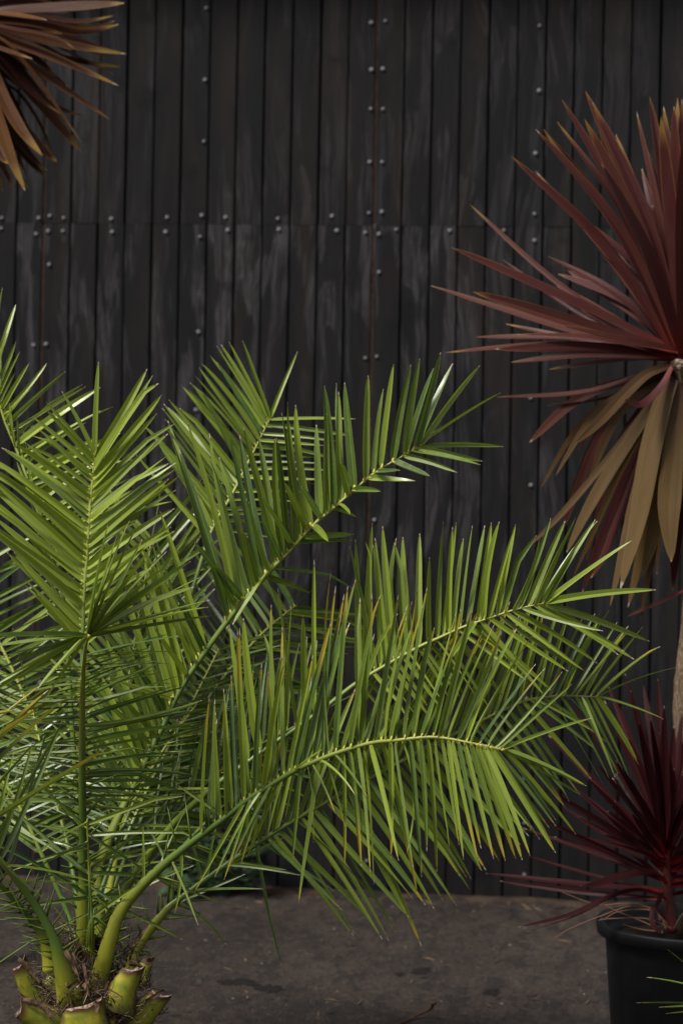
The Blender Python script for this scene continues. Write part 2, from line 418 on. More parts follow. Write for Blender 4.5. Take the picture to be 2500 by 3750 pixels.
# ------------------------------------------------------------------ strips: leaves, stalks
def catmull(pts, n):
    out = []; m_ = len(pts) - 1
    for i in range(n + 1):
        s = i / n * m_; k = min(int(s), m_ - 1); t = s - k
        p0 = pts[max(k - 1, 0)]; p1 = pts[k]; p2 = pts[k + 1]; p3 = pts[min(k + 2, m_)]
        out.append(tuple(.5 * (2 * b_ + (c_ - a_) * t + (2 * a_ - 5 * b_ + 4 * c_ - d_) * t * t + (3 * b_ - a_ - 3 * c_ + d_) * t ** 3)
                         for a_, b_, c_, d_ in zip(p0, p1, p2, p3)))
    return out
def leaf_strip(mb, path, width, up, prof, fold=.35, twist=0.0, twist1=0.0, a3=0.0, bvec=(0, 0, 0), wdir=None):
    """path: world points; width: half-width; V-folded strip with its edges raised to the 'up' side"""
    n = len(path); vv = []; A = []; B = []; ff = []
    for i, p in enumerate(path):
        v = i / (n - 1)
        t = (path[min(i + 1, n - 1)] - path[max(i - 1, 0)]).normalized()
        w = t.cross(up)
        if wdir is not None: w = wdir - t * wdir.dot(t)
        if w.length < 1e-4: w = t.cross(Vector((0.3, .9, .1)))
        w.normalize(); nn = w.cross(t).normalized()
        if nn.dot(up) < 0: nn = -nn
        tw = twist + twist1 * v
        w, nn = w * math.cos(tw) + nn * math.sin(tw), nn * math.cos(tw) - w * math.sin(tw)
        h = width * prof(v)
        e = nn * (h * fold * (1 - .45 * v))
        vv += [p - w * h + e, p, p, p + w * h + e]
        A += [(0, v, a3), (.5, v, a3), (.5, v, a3), (1, v, a3)]; B += [bvec] * 4
        if i:
            o = 4 * i
            ff += [(o - 4, o - 3, o + 1, o), (o - 2, o - 1, o + 3, o + 2)]
    mb.add(vv, ff, A, B)
def prof_leaflet(v):
    if v < .05: return .40 + v * 4
    if v < .26: return .60 + .40 * math.sin((v - .05) / .21 * math.pi / 2)
    if v < .55: return 1.0 - .16 * ((v - .26) / .29) ** 1.5
    return .07 + .77 * (1 - ((v - .55) / .45) ** 1.6)
def prof_strap(v):
    if v < .55: return .42 + .58 * math.sin(v / .55 * math.pi / 2)
    return max(.015, (1 - ((v - .55) / .45) ** 2.0) ** .9)
VS = [0, .05, .14, .27, .42, .57, .72, .85, .94, 1]
def bez(b, c, t, v): return b * (1 - v) ** 2 + c * (2 * v * (1 - v)) + t * v * v
def tube(mb, pts, rw, rt, lat, n=8, a3=0.0, cap=True, bcol=None, vfun=None):
    """tapered tube: rw(v) half-width along lat, rt(v) half-thickness"""
    m_ = len(pts); vv = []; A = []; ff = []
    for i, p in enumerate(pts):
        v = i / (m_ - 1)
        t = (pts[min(i + 1, m_ - 1)] - pts[max(i - 1, 0)]).normalized()
        w = lat - t * lat.dot(t)
        if w.length < 1e-4: w = t.orthogonal()
        w.normalize(); q = t.cross(w)
        for j in range(n):
            an = 2 * math.pi * j / n
            vv.append(p + w * (rw(v) * math.cos(an)) + q * (rt(v) * math.sin(an)))
            A.append((.5 + .5 * math.cos(an), vfun(v) if vfun else v, a3))
        if i:
            o = i * n
            for j in range(n): ff.append((o - n + j, o - n + (j + 1) % n, o + (j + 1) % n, o + j))
    if cap: ff += [tuple(range(n))[::-1], tuple(range((m_ - 1) * n, m_ * n))]
    mb.add(vv, ff, A, [bcol] * len(vv) if bcol else None)

# ------------------------------------------------------------------ date palm
PB = W(330, 3600, 5.75); PB.z = 0
palm = empty('date_palm', PB)
tag(palm, 'bushy green date palm with arching feathery fronds and cut yellow leaf bases', 'palm')
ALL = []      # every leaflet: (score, frond object, MB)
def key(zb, bx, by, zt, tx, ty, dd=0.0): return (P(zb, bx, by), P(zt, tx, ty), dd)
def K(z, rows):
    """rows of (bx, by, tx, ty[, dd]) in one zoom frame"""
    return [key(z, r[0], r[1], z, r[2], r[3], r[4] if len(r) > 4 else 0.0) for r in rows]
def frond(rach, sides, up, r0=.012, tint=.5, wr=.07, wmax=.024, gap=.018, yel=(.9, 1.1), dry=(.925, .975), weight=1.0,
          spines=(.06, .30), depth_off=0.0, base_w=2.2, root=None, sag=.03, splay=.3, name='frond', fill=True, rt=None, fold=.75, ybase=1.0, face=False):
    root = root or palm; org = root.location
    NS = 240
    if root is palm and rach[0][1] < 3520 and len(rach) > 3: rach = [((rach[0][0] + 340) / 2, 3580, 5.80)] + list(rach)
    sp = catmull(rach, NS)
    wp = [W(x, y, d + depth_off) for x, y, d in sp]
    ln = [0.0]
    for i in range(NS): ln.append(ln[-1] + (wp[i + 1] - wp[i]).length)
    L = ln[-1]; up = Vector(up).normalized()
    def near(q): return min(range(NS + 1), key=lambda i: (sp[i][0] - q[0]) ** 2 + (sp[i][1] - q[1]) ** 2)
    mid = wp[NS // 2]; tdir = (wp[-1] - wp[0]).normalized()
    lat = tdir.cross(Fw if face else up).normalized()
    mb = MB()
    r1 = rt or .0016
    brange = .32 if face else .20
    rw = lambda v: r0 * (base_w * max(0, 1 - v / brange) ** 1.2 + 1.0) * (1 - v) ** .8 + r1
    rt_ = lambda v: r0 * (.45 * base_w * max(0, 1 - v / brange) ** 1.2 + .75) * (1 - v) ** .8 + r1
    tube(mb, [wp[i] for i in range(0, NS + 1, 6)], rw, rt_, lat, 8, R.random(), bcol=(0, ybase, 0))
    pend = []
    smin = 1.0
    for sd in sides:
        keys = sd['k']; o = {**dict(gap=gap, wr=wr, tint=tint, yel=yel, dry=dry, sag=sag, jit=1.0, fill=fill, splay=splay, W=None, fold=fold), **sd}
        ks = sorted([(near(b_), t_, dd) for b_, t_, dd in keys], key=lambda q: q[0])
        lst = []
        for i, (si, t_, dd) in enumerate(ks):
            off = (t_[0] - sp[si][0], t_[1] - sp[si][1], dd)
            lst.append((si, (off[0] * R.uniform(.97, 1.02), off[1] * R.uniform(.97, 1.02), off[2] + R.gauss(0, .03)), 0))
            if i + 1 < len(ks) and o['fill']:
                sj, tj, dj = ks[i + 1]; offj = (tj[0] - sp[sj][0], tj[1] - sp[sj][1], dj)
                n = int((ln[sj] - ln[si]) / o['gap'] - .35)
                for q in range(1, n + 1):
                    f = q / (n + 1); s_ = si + (sj - si) * f
                    jl = 1 + R.uniform(-.13, .08) * o['jit']; ja = R.gauss(0, .085) * o['jit']
                    ox, oy, od = (off[z] * (1 - f) + offj[z] * f for z in range(3))
                    ox, oy = ox * math.cos(ja) - oy * math.sin(ja), ox * math.sin(ja) + oy * math.cos(ja)
                    lst.append((int(round(s_)), (ox * jl, oy * jl, od + R.gauss(0, .055) * o['jit']), 1))
        for si, (ox, oy, od), filled in lst:
            smin = min(smin, si / NS)
            d0 = sp[si][2] + depth_off
            b_ = wp[si]; t_ = W(sp[si][0] + ox, sp[si][1] + oy, d0 + od)
            Lf = (t_ - b_).length
            if Lf < .02: continue
            rd = (wp[min(si + 3, NS)] - wp[max(si - 3, 0)]).normalized()
            out = (t_ - b_).normalized()
            # leaves the rachis at a wider angle, then straightens; a little sag
            c_ = b_ + (t_ - b_) * .45 + Vector((0, 0, 1)) * (Lf * o['sag'] * R.uniform(.2, 1.8)) + (out - rd * out.dot(rd)) * (Lf * .02)
            side = out.cross(Vector((R.gauss(0, 1), R.gauss(0, 1), R.gauss(0, 1)))) * (Lf * R.gauss(0, .022))
            path = [bez(b_, c_ + side, t_, v) for v in VS]
            if R.random() < .10:
                kk = R.choice((6, 7, 8)); bd = Vector((R.gauss(0, .25), R.gauss(0, .25), -R.uniform(.3, .9)))
                for q_ in range(kk, 10): path[q_] = path[q_] + bd * (Lf * (VS[q_] - VS[kk - 1]) * .45)
            half = (o['W'] or min(wmax, Lf * o['wr'])) * .5 * R.uniform(.74, 1.08)
            if R.random() < .06: half *= .6
            wd = rd - out * rd.dot(out)
            if wd.length < .25: wd = out.cross(up)
            m2 = MB()
            ly = R.uniform(*o['yel']); ld = R.uniform(*o['dry'])
            leaf_strip(m2, path, half, up, prof_leaflet, fold=o['fold'] * R.uniform(.6, 1.5), twist=R.gauss(0, o['splay'] * 1.3), twist1=R.gauss(0, .5), a3=R.random(),
                       bvec=(min(1, max(0, o['tint'] + R.gauss(0, .10))), ld, ly), wdir=wd)
            px = math.hypot(ox, oy)
            pend.append((px * weight * (1 if half > .004 else .5), m2, root))
            rr = rw(si / NS); pr = max(.0018, half * (.55 if weight > 1.3 else .28))
            tube(mb, [b_ - out * .002, b_ + out * rr * .9, b_ + out * (rr + .007)], lambda v: pr * (1.15 - .6 * v), lambda v: pr * .8 * (1 - .5 * v), rd, 5, 0, True, (1, 0, 0), vfun=lambda v: .8)
    fo = mb.build(name, M['rachis'], root, org)
    ALL.extend((sc_, fo, m_, rt2) for sc_, m_, rt2 in pend)
    # spines on the stalk below the leaflets
    if spines:
        sb = MB(); a_, b_e = spines
        k = a_
        while k < b_e:
            i = int(k * NS); rd = (wp[min(i + 2, NS)] - wp[max(i - 2, 0)]).normalized()
            for sgn in (-1, 1):
                if R.random() < .12: continue
                w = lat - rd * lat.dot(rd); w.normalize(); q = rd.cross(w)
                f = (k - a_) / (b_e - a_)
                dr = (w * sgn * R.uniform(.6, 1.0) + rd * R.uniform(.3, .8) + q * R.uniform(-.45, .45)).normalized()
                Ls = (.035 + .070 * f) * R.uniform(.6, 1.2)
                p0 = wp[i] + w * sgn * rw(k) * .8
                tube(sb, [p0, p0 + dr * Ls * .5, p0 + dr * Ls], lambda v: .0031 * (1 - v) + .0006, lambda v: .0022 * (1 - v) + .0005, w, 4, R.random(), vfun=lambda v: .02 + .2 * v)
            k += R.uniform(.020, .036) / L
        if sb.v:
            so = sb.build('spines', M['rachis'], fo, org); so['kind'] = 'stuff'
    return fo

UPc = (-.1, -.75, .65)      # adaxial side turned to the camera and the sky
# F1: upright bright frond on the left
frond([P('J',720,640)+(5.80,), P('F',608,2050)+(5.80,), P('F',600,1500)+(5.81,), P('F',594,900)+(5.84,), P('E',596,2330)+(5.88,), P('E',600,1980)+(5.90,), P('E',620,1700)+(5.92,), P('E',640,1400)+(5.94,), P('E',660,1150)+(5.96,), P('E',680,960)+(5.97,), P('E',690,900)+(5.97,)],
  [dict(k=K('E', [(692,915,708,240,.02),(690,930,1055,280),(685,960,1105,340),(680,1020,1125,375),(675,1090,1160,495),(672,1150,1130,625),(665,1200,1245,640),(660,1240,1220,755),(650,1340,1210,885),(640,1440,1270,980),(636,1530,1300,1070),(630,1630,1270,1150),(625,1730,1250,1300),(615,1900,1180,1480),(605,2050,1100,1720),(600,2150,1000,1850),(596,2300,960,2000)]), gap=.0185, splay=.3),
   dict(k=K('E', [(686,925,440,465,-.04),(683,950,340,535,-.04),(680,965,325,580,-.04),(675,1010,230,640,-.05),(665,1060,205,720,-.05),(650,1200,185,830,-.05),(640,1320,70,880,-.05),(630,1410,0,870,-.05),(620,1480,-60,930,-.05),(615,1570,-150,960,-.05),(605,1650,-150,1050,-.05),(600,1790,-200,1150,-.05),(590,1900,-200,1300,-.05),(585,2050,-20,1480,-.05),(580,2150,100,1600,-.05),(580,2230,170,1800,-.05),(575,2320,250,1900,-.05)]), gap=.0185, tint=.84)],
  UPc, r0=.0085, tint=.92, wr=.078, wmax=.022, weight=1.3, spines=(.05, .22), dry=(.93, .975), fold=.6)
# F1b: frond arching forward in front of it, tip turned to the camera
frond([P('J',690,520)+(5.74,), P('F',602,2000)+(5.72,), P('F',595,1700)+(5.70,), P('F',590,1300)+(5.66,), P('F',590,1000)+(5.62,), P('F',594,700)+(5.56,), P('F',602,480)+(5.48,), P('F',617,330)+(5.38,), P('F',638,255)+(5.28,)],
  [dict(k=K('F', [(640,255,272,640,-.05),(640,255,290,740,-.05)]), fill=False, tint=.62, W=.021, splay=.1),
   dict(k=[key('E',640,2230,'E',x,y,dd) for x, y, dd in ((780,1410,-.06),(850,1480,-.06),(930,1390,-.04),(970,1460,-.03),(1030,1510,-.02),(1115,1560,0),(1200,1590,0),(1290,1590,.02),(1365,1680,.03),(1330,1740,.03),(1435,1790,.04),(1400,1860,.04),(1510,1960,.05),(1480,2010,.04),(1515,2070,.05))], fill=False, tint=.55, W=.020, yel=(.8, 1.0)),
   dict(k=K('F', [(622,400,1300,250,.06),(620,560,1080,400,.06),(620,650,1180,470,.08),(620,760,1250,560,.10),(620,860,1420,600,.10),(625,950,1400,780,.10),(625,1050,1490,860,.12),(625,1130,1250,1000,.12),(620,1230,1400,1250,.10),(630,1290,1320,1300,.10),(630,1370,1260,1435,.10),(630,1470,1130,1530,.10)]), tint=.14, wr=.045, gap=.014),
   dict(k=[key('F',632,258,'F',x,y,-.03) for x, y in ((-100,255),(-50,330),(0,400),(-20,490),(0,580),(-60,640),(-100,690))], fill=False, tint=.22, W=.018),
   dict(k=K('F', [(595,480,0,520,.0),(575,560,0,690,.0),(570,650,40,760,.02),(565,760,0,800,.03),(565,860,60,880,.04),(560,950,50,970,.05),(560,1050,40,1060,.05),(560,1150,60,1130,.05),(550,1250,0,1190,.05),(550,1330,0,1330,.05),(550,1480,50,1420,.05)]), tint=.12, wr=.045, gap=.014)],
  (-.1, -.35, .9), r0=.0110, tint=.3, wr=.055, wmax=.020, weight=1.5, spines=(.08, .45), base_w=1.4, ybase=.7, face=True)
# F2: long frond rising to the right
frond([P('J',810,420)+(5.80,), P('F',700,1950)+(5.82,), P('F',830,1600)+(5.84,), P('F',960,1330)+(5.86,), P('F',1080,1080)+(5.87,), P('F',1180,880)+(5.88,), P('F',1280,660)+(5.89,), P('F',1420,440)+(5.90,), P('G',300,1270)+(5.90,), P('G',410,1140)+(5.90,), P('G',500,1040)+(5.9,), P('G',560,980)+(5.9,), P('G',640,890)+(5.9,), P('G',720,820)+(5.9,), P('G',820,735)+(5.9,), P('G',930,640)+(5.9,), P('G',1050,570)+(5.9,), P('G',1135,518)+(5.9,)],
  [dict(k=K('G', [(1130,520,1490,290),(1120,510,1395,160),(1110,525,1275,155,.05),(1100,530,1220,110,-.02),(1075,545,1190,170,.06),(1060,555,1128,125),(1010,590,1090,150),(960,610,1015,170),(920,640,970,275,.05),(885,670,900,180),(825,700,797,230),(770,770,770,290,.03),(735,790,708,265),(690,840,673,430,.05),(640,870,583,335),(590,930,548,400),(510,1000,472,430),(410,1110,290,480),(330,1190,200,480),(300,1230,100,420),(260,1290,20,460)]), gap=.024, jit=1.0, splay=.26),
   dict(k=K('F', [(1480,350,1150,-650),(1420,440,1100,-500),(1280,660,1030,-300),(1230,760,950,-250),(1180,880,900,-100),(1120,1000,850,150),(1080,1080,760,250),(960,1330,700,700),(900,1450,640,900)]), gap=.022, tint=.5),
   dict(k=K('G', [(825,735,780,595,-.14),(700,840,610,700,-.16),(635,890,535,690,-.16),(560,950,430,750,-.16),(510,1020,430,820,-.16),(465,1070,375,760,-.12),(400,1130,350,900,-.14),(340,1200,140,950,-.16),(330,1230,230,1000,-.1)]), fill=False, tint=.15, W=.021),
   dict(k=K('F', [(1460,340,1270,-60,-.14),(1420,460,1180,50,-.15),(1370,560,1100,180,-.15),(1230,690,860,580,-.14),(1170,830,930,400,-.14),(1110,950,880,700,-.14),(1060,1040,760,720,-.14),(1000,1200,800,900,-.12)]), fill=False, tint=.35, W=.019),
   dict(k=K('G', [(1135,520,1500,525),(1120,530,1410,590,-.02),(1100,540,1395,605,-.04),(1060,570,1300,640,-.05),(1020,600,1175,655,-.10),(940,650,1040,630,-.14),(920,680,1110,678,-.06),(840,725,960,722,-.12),(770,790,820,825,-.14),(740,800,850,838,.1),(660,880,725,945,-.14),(620,930,835,912,.1),(590,965,830,940,.1),(490,1080,830,1115,.15),(460,1120,640,1170,.1),(470,1080,300,1310,-.1)]), fill=False, tint=.38, W=.0185),
   dict(k=K('F', [(1300,640,1560,560,.2),(1200,860,1540,760,.2),(1120,1010,1480,900,.2),(1040,1180,1440,1080,.2),(960,1340,1360,1260,.2)]), tint=.15, gap=.03, wr=.05)],
  (-.25, -.55, .8), r0=.0105, tint=.36, wr=.084, wmax=.023, weight=1.35, ybase=.4, spines=(.06, .30), dry=(.93, .975))
# F3: frond standing behind
frond([P('S',380,3380)+(5.92,), P('S',470,2950)+(5.98,), P('S',590,2550)+(6.06,), P('S',700,2180)+(6.14,), P('G',210,900)+(6.20,), P('G',300,740)+(6.24,), P('G',370,600)+(6.27,), P('G',420,500)+(6.29,), P('G',467,405)+(6.3,)],
  [dict(k=K('G', [(466,402,590,105),(460,400,347,60),(455,410,290,65),(450,415,250,65),(445,420,230,85),(440,440,205,115),(425,470,230,150),(410,490,165,155),(400,520,155,180),(385,560,110,235),(370,600,135,255),(330,660,60,315),(300,700,15,320),(270,770,0,400),(240,850,-60,450),(200,920,-120,560)]), gap=.016),
   dict(k=K('G', [(470,410,840,403),(465,430,830,478),(460,435,790,465),(440,470,760,500),(430,500,700,520),(410,530,780,560),(390,560,700,575),(375,600,690,600),(365,630,720,630),(350,660,690,670),(340,690,690,690),(320,730,640,730),(300,770,600,770),(280,810,560,815),(220,890,520,930)]), gap=.022, tint=.55, wr=.055)],
  (-.2, -.6, .75), r0=.0075, base_w=1.2, tint=.50, wr=.066, wmax=.021, weight=.9, spines=None)
# F4: frond to the right, middle height
frond([P('S',410,3340)+(5.86,), P('S',600,3060)+(5.83,), P('S',760,2900)+(5.76,), P('H',300,1100)+(5.78,), P('H',480,970)+(5.79,), P('H',600,890)+(5.80,), P('H',780,760)+(5.80,), P('I',0,790)+(5.8,), P('I',130,710)+(5.8,), P('I',300,615)+(5.8,), P('I',400,570)+(5.79,), P('I',510,520)+(5.78,), P('I',640,475)+(5.77,), P('I',780,430)+(5.76,), P('I',915,402)+(5.75,)],
  [dict(k=K('I', [(915,400,1440,340),(910,398,1330,108),(900,400,1165,5),(895,402,1145,10),(860,410,1055,0),(830,415,1000,15),(785,430,935,-5),(755,440,880,90),(710,445,850,5),(670,460,765,25),(610,470,690,0),(590,480,650,10),(495,500,560,40),(440,540,465,35),(390,560,420,10),(350,590,355,175),(300,615,308,75),(230,640,200,55),(180,680,130,25),(120,720,85,110),(70,750,70,75),(10,790,0,80)]), gap=.020, jit=1.1, tint=.66, splay=.25),
   dict(k=K('H', [(690,790,705,-67),(600,880,495,100),(660,830,640,250),(520,930,575,160),(400,1030,300,270),(480,970,440,300),(330,1090,220,290)]), tint=.82, W=.023, fill=False),
   dict(k=K('I', [(920,408,1405,583),(905,412,1335,670),(880,420,1285,635),(860,430,1255,650),(800,440,1195,535,-.06),(760,445,1165,690,-.04),(720,455,1100,725,-.04),(690,465,1070,715,-.04),(640,480,1025,735,-.05),(600,490,915,845,-.05),(500,540,820,770,-.04),(430,590,640,900),(400,600,590,870),(330,620,500,850),(240,680,400,900),(130,720,300,950),(20,790,200,1000)]), gap=.022, tint=.72),
   dict(k=K('I', [(575,505,460,670,-.12)]), tint=.5, W=.018, fill=False)],
  (-.1, -.5, .85), r0=.0085, tint=.6, wr=.074, wmax=.019, weight=1.2, base_w=1.0, ybase=.15, spines=None, yel=(.85, 1.1))
# F6: longer frond behind, arching to the far right
frond([P('J',1060,860)+(5.74,), P('J',1085,730)+(5.75,), P('J',1130,600)+(5.76,), (606,3335,5.77), (670,3284,5.78), (752,3221,5.79), (823,3170,5.80), (944,3087,5.83), (1100,2990,5.87), (1300,2880,5.92), (1500,2770,5.96), (1700,2670,6.0), P('C',390,340)+(6.03,), P('C',550,305)+(6.05,), P('C',720,290)+(6.07,), P('C',962,300)+(6.1,)],
  [dict(k=[key('C',965,297,'C',1520,90), key('C',940,295,'I',1460,595), key('C',900,292,'I',1375,515), key('C',850,290,'I',1310,490), key('C',800,290,'I',1300,535), key('C',760,290,'I',1250,490), key('C',700,295,'I',1180,455), key('C',650,300,'I',1150,445), key('C',600,305,'I',1100,455), key('C',550,310,'I',1030,410), key('C',480,320,'I',990,415), key('C',420,330,'I',900,420), key('S',1700,2670,'I',740,400), key('S',1500,2770,'I',600,420), key('S',1300,2880,'I',400,560), key('S',1150,2965,'I',120,700), key('S',1000,3050,'H',560,900), key('S',880,3130,'H',380,1000)], gap=.019, tint=.36, yel=(.62, .95), dry=(.90, .96)),
   dict(k=[key('C',965,305,'C',1440,460), key('C',950,305,'C',1240,740), key('C',930,305,'C',1250,785), key('C',900,305,'C',1180,850), key('C',860,305,'C',1145,825), key('C',800,305,'C',1105,860), key('C',740,310,'C',1060,770), key('C',680,315,'C',1040,900), key('C',620,320,'C',990,925), key('C',560,330,'C',1020,640), key('C',500,340,'C',930,545), key('C',430,360,'C',900,900), key('C',390,370,'C',840,1010), key('S',1860,2600,'C',725,975), key('S',1800,2630,'C',720,1110), key('S',1700,2670,'C',600,1260), key('S',1600,2720,'C',480,1310), key('S',1500,2770,'C',125,1555), key('S',1400,2830,'C',30,1665), key('S',1300,2880,'S',1590,3340), key('S',1200,2935,'S',1520,3300), key('S',1100,2990,'S',1400,3440), key('S',1000,3050,'S',1290,3420), key('S',950,3085,'S',1230,3270)], gap=.020, tint=.36, sag=.05, wr=.05, yel=(.72, 1.0), dry=(.93, .98)),
   dict(k=[key('K',870,490,'S',1033,3545), key('S',850,3150,'K',1180,745), key('S',830,3165,'K',1300,795), key('S',720,3245,'K',1130,445), key('S',700,3262,'K',980,930), key('S',640,3308,'S',900,3200), key('S',620,3325,'S',640,3130), key('S',660,3290,'S',830,3440), key('S',760,3215,'S',800,3000), key('S',790,3193,'S',1000,3060), key('S',740,3230,'S',690,3030)], fill=False, W=.010, tint=.3)],
  (0, -.3, .95), r0=.0075, tint=.3, wr=.056, wmax=.017, weight=.9, spines=(.05, .30), base_w=1.2, face=True)
# F5: low front frond arching to the right
frond([P('J',760,1000)+(5.68,), P('J',815,850)+(5.66,), P('J',900,560)+(5.65,), (446,3329,5.65), (561,3202,5.64), (682,3100,5.62), P('H',200,1400)+(5.60,), P('H',340,1290)+(5.58,), P('H',500,1190)+(5.56,), P('H',600,1130)+(5.54,), P('H',760,1060)+(5.52,), P('H',900,1010)+(5.5,), P('H',1050,970)+(5.48,), P('I',200,1060)+(5.45,), P('I',340,1045)+(5.43,), P('I',430,1050)+(5.42,), P('I',540,1070)+(5.4,), P('I',640,1090)+(5.39,), P('I',708,1106)+(5.38,)],
  [dict(k=K('I', [(705,1095,1135,950),(690,1080,1040,790),(670,1075,1000,730),(640,1070,910,710),(600,1060,870,690),(560,1055,855,545),(530,1050,775,535),(490,1045,700,540),(450,1040,665,505),(400,1035,560,430),(370,1035,510,390),(330,1035,485,440),(280,1040,385,425),(240,1050,345,345),(200,1055,300,330),(150,1060,245,455),(90,1075,205,375),(30,1100,80,370)]) + K('H', [(960,1000,945,30),(880,1030,1190,130),(830,1040,900,90),(760,1060,830,55),(700,1090,880,95),(640,1120,855,190),(560,1150,700,480),(500,1190,460,150),(440,1220,500,430),(380,1270,405,510),(330,1280,280,310),(250,1340,230,600),(150,1400,135,770),(60,1480,105,720)]), gap=.017, jit=1.1, yel=(.58, .92), dry=(.90, .96), tint=.42, splay=.4),
   dict(k=[key('I',708,1105,'I',1110,1280), key('I',705,1110,'I',1080,1325), key('I',702,1115,'I',1060,1510), key('I',645,1095,'C',640,1410), key('I',650,1098,'C',665,1412), key('I',620,1090,'C',465,1460), key('I',600,1088,'C',415,1485), key('I',580,1085,'C',365,1475), key('I',550,1080,'C',290,1465)], fill=False, W=.0165, tint=.62, sag=.06, yel=(.62, .88), dry=(.95, .975), splay=.28, fold=.6),
   dict(k=[key('I',520,1075,'C',208,1470), key('I',490,1070,'C',118,1375)] + K('H', [(1480,940,1565,1660),(1400,945,1490,1590),(1350,950,1410,1725),(1300,950,1360,1530),(1250,960,1320,1740),(1210,965,1235,1620),(1150,970,1145,1640),(1100,980,1300,1840,.1),(1050,990,1240,1590),(1000,1010,1050,1770),(940,1020,985,1590),(880,1040,880,1700),(830,1060,1010,1290,-.08),(790,1080,890,1480),(760,1110,615,1882),(740,1100,940,1270,-.08),(650,1140,580,1660),(600,1150,540,1410),(530,1180,440,1510),(470,1210,225,1700,-.05),(400,1280,130,1750),(330,1330,10,1820,-.05)]), gap=.0175, jit=1.1, tint=.50, sag=.09, yel=(.60, .92), dry=(.93, .975), splay=.35),
   dict(k=[((x_, 3552 - (x_ - 357) * 1.17), (x_ + dx_, 3552 - (x_ - 357) * 1.17 + dy_), dd_) for x_, dx_, dy_, dd_ in ((560, 150, -200, .05), (585, -60, -260, .05), (610, 230, 60, .0), (630, 60, -280, .08), (650, -120, -200, .08), (665, 60, 200, -.05), (690, 170, -250, .05), (700, -60, 190, -.05))], fill=False, W=.0085, tint=.3),
   dict(k=K('H', [(450,1220,175,1140,.1),(200,1400,-80,1220,.05),(600,1140,760,1010,-.1)]), fill=False, tint=.3, W=.013)],
  (-.1, -.45, .88), r0=.0080, tint=.38, wr=.047, wmax=.0155, weight=1.6, spines=(.07, .32), base_w=2.1, ybase=.8, face=True)
# F8: frond leaning back to the left
frond([(310,3400,5.95), P('E',470,2100)+(6.02,), P('E',400,1750)+(6.06,), P('E',330,1500)+(6.1,), P('E',220,1150)+(6.14,), P('E',120,870)+(6.18,), P('E',40,680)+(6.2,), P('E',-20,480)+(6.22,), P('E',-60,300)+(6.24,)],
  [dict(k=K('E', [(-60,300,20,-290),(-40,400,60,0),(-10,500,145,170),(0,550,110,325),(15,630,340,260),(30,670,230,435),(40,700,475,300),(60,760,625,420),(110,850,720,430),(130,920,800,560),(170,1000,620,680),(200,1100,850,760),(250,1250,820,900),(330,1450,900,1150),(400,1700,1000,1380)]), gap=.021, tint=.88),
   dict(k=K('E', [(-40,380,-160,-100),(0,560,-60,130),(40,690,10,560),(100,830,70,545),(200,1120,185,830),(300,1400,200,1000),(380,1700,200,1300),(430,1950,150,1560)]), gap=.019, tint=.62)],
  (-.3, -.6, .7), r0=.0055, base_w=.8, tint=.7, wr=.08, wmax=.022, weight=.9, spines=None, ybase=.15)
# F9a, F9b: stalks leaning forward and left, out of the picture
frond([P('J',590,1090)+(5.62,), P('J',555,940)+(5.59,), P('J',490,700)+(5.57,), P('J',430,500)+(5.56,), P('J',300,270)+(5.55,), P('J',170,90)+(5.53,), P('J',30,-80)+(5.5,), (-110,3040,5.45), (-300,2890,5.38), (-480,2800,5.3), (-640,2780,5.22)],
  [dict(k=[key('J',60,-60,'F',340,900,.1), key('J',0,-110,'F',440,860,.1), key('S',-60,3090,'F',180,1120,.08), key('S',-110,3040,'S',-20,2760,.05), key('S',-300,2890,'S',-240,2560), key('S',-480,2800,'S',-500,2500)], gap=.024, wr=.045),
   dict(k=[key('J',150,70,'F',905,2085,-.02), key('J',40,-60,'F',730,2040,-.03), key('S',-20,3140,'J',640,400,.05), key('S',-110,3040,'S',-60,3330), key('S',-300,2890,'S',-330,3240)], gap=.05, wr=.035)],
  (.1, -.3, .95), r0=.0125, tint=.3, wmax=.015, weight=1.2, spines=(.12, .50), base_w=1.9, ybase=.95, face=True)
frond([P('J',420,800)+(5.66,), P('J',385,600)+(5.66,), P('J',310,440)+(5.65,), P('J',200,310)+(5.63,), P('J',80,170)+(5.6,), (-40,3190,5.55), (-130,3040,5.48), (-200,2860,5.4), (-240,2680,5.33)],
  [dict(k=[key('S',-240,2680,'F',120,780), key('S',-215,2800,'F',285,600), key('S',-200,2860,'F',270,780), key('S',-190,2890,'F',370,650), key('S',-160,2960,'F',460,710), key('S',-110,3060,'F',770,1070)], fill=False, W=.017, tint=.55, yel=(.55, .75), dry=(.87, .95)),
   dict(k=[key('S',-170,2940,'F',60,860), key('S',-130,3020,'F',300,950), key('S',-60,3150,'F',445,860)], fill=False, W=.013, tint=.4),
   dict(k=[key('S',-225,2750,'S',-500,2500), key('S',-150,2990,'S',-450,2800), key('S',-60,3160,'S',-300,3050)], gap=.03)],
  (.2, -.4, .9), r0=.0095, tint=.4, wr=.05, wmax=.018, weight=1.4, spines=(.12, .6), base_w=1.0, face=True)
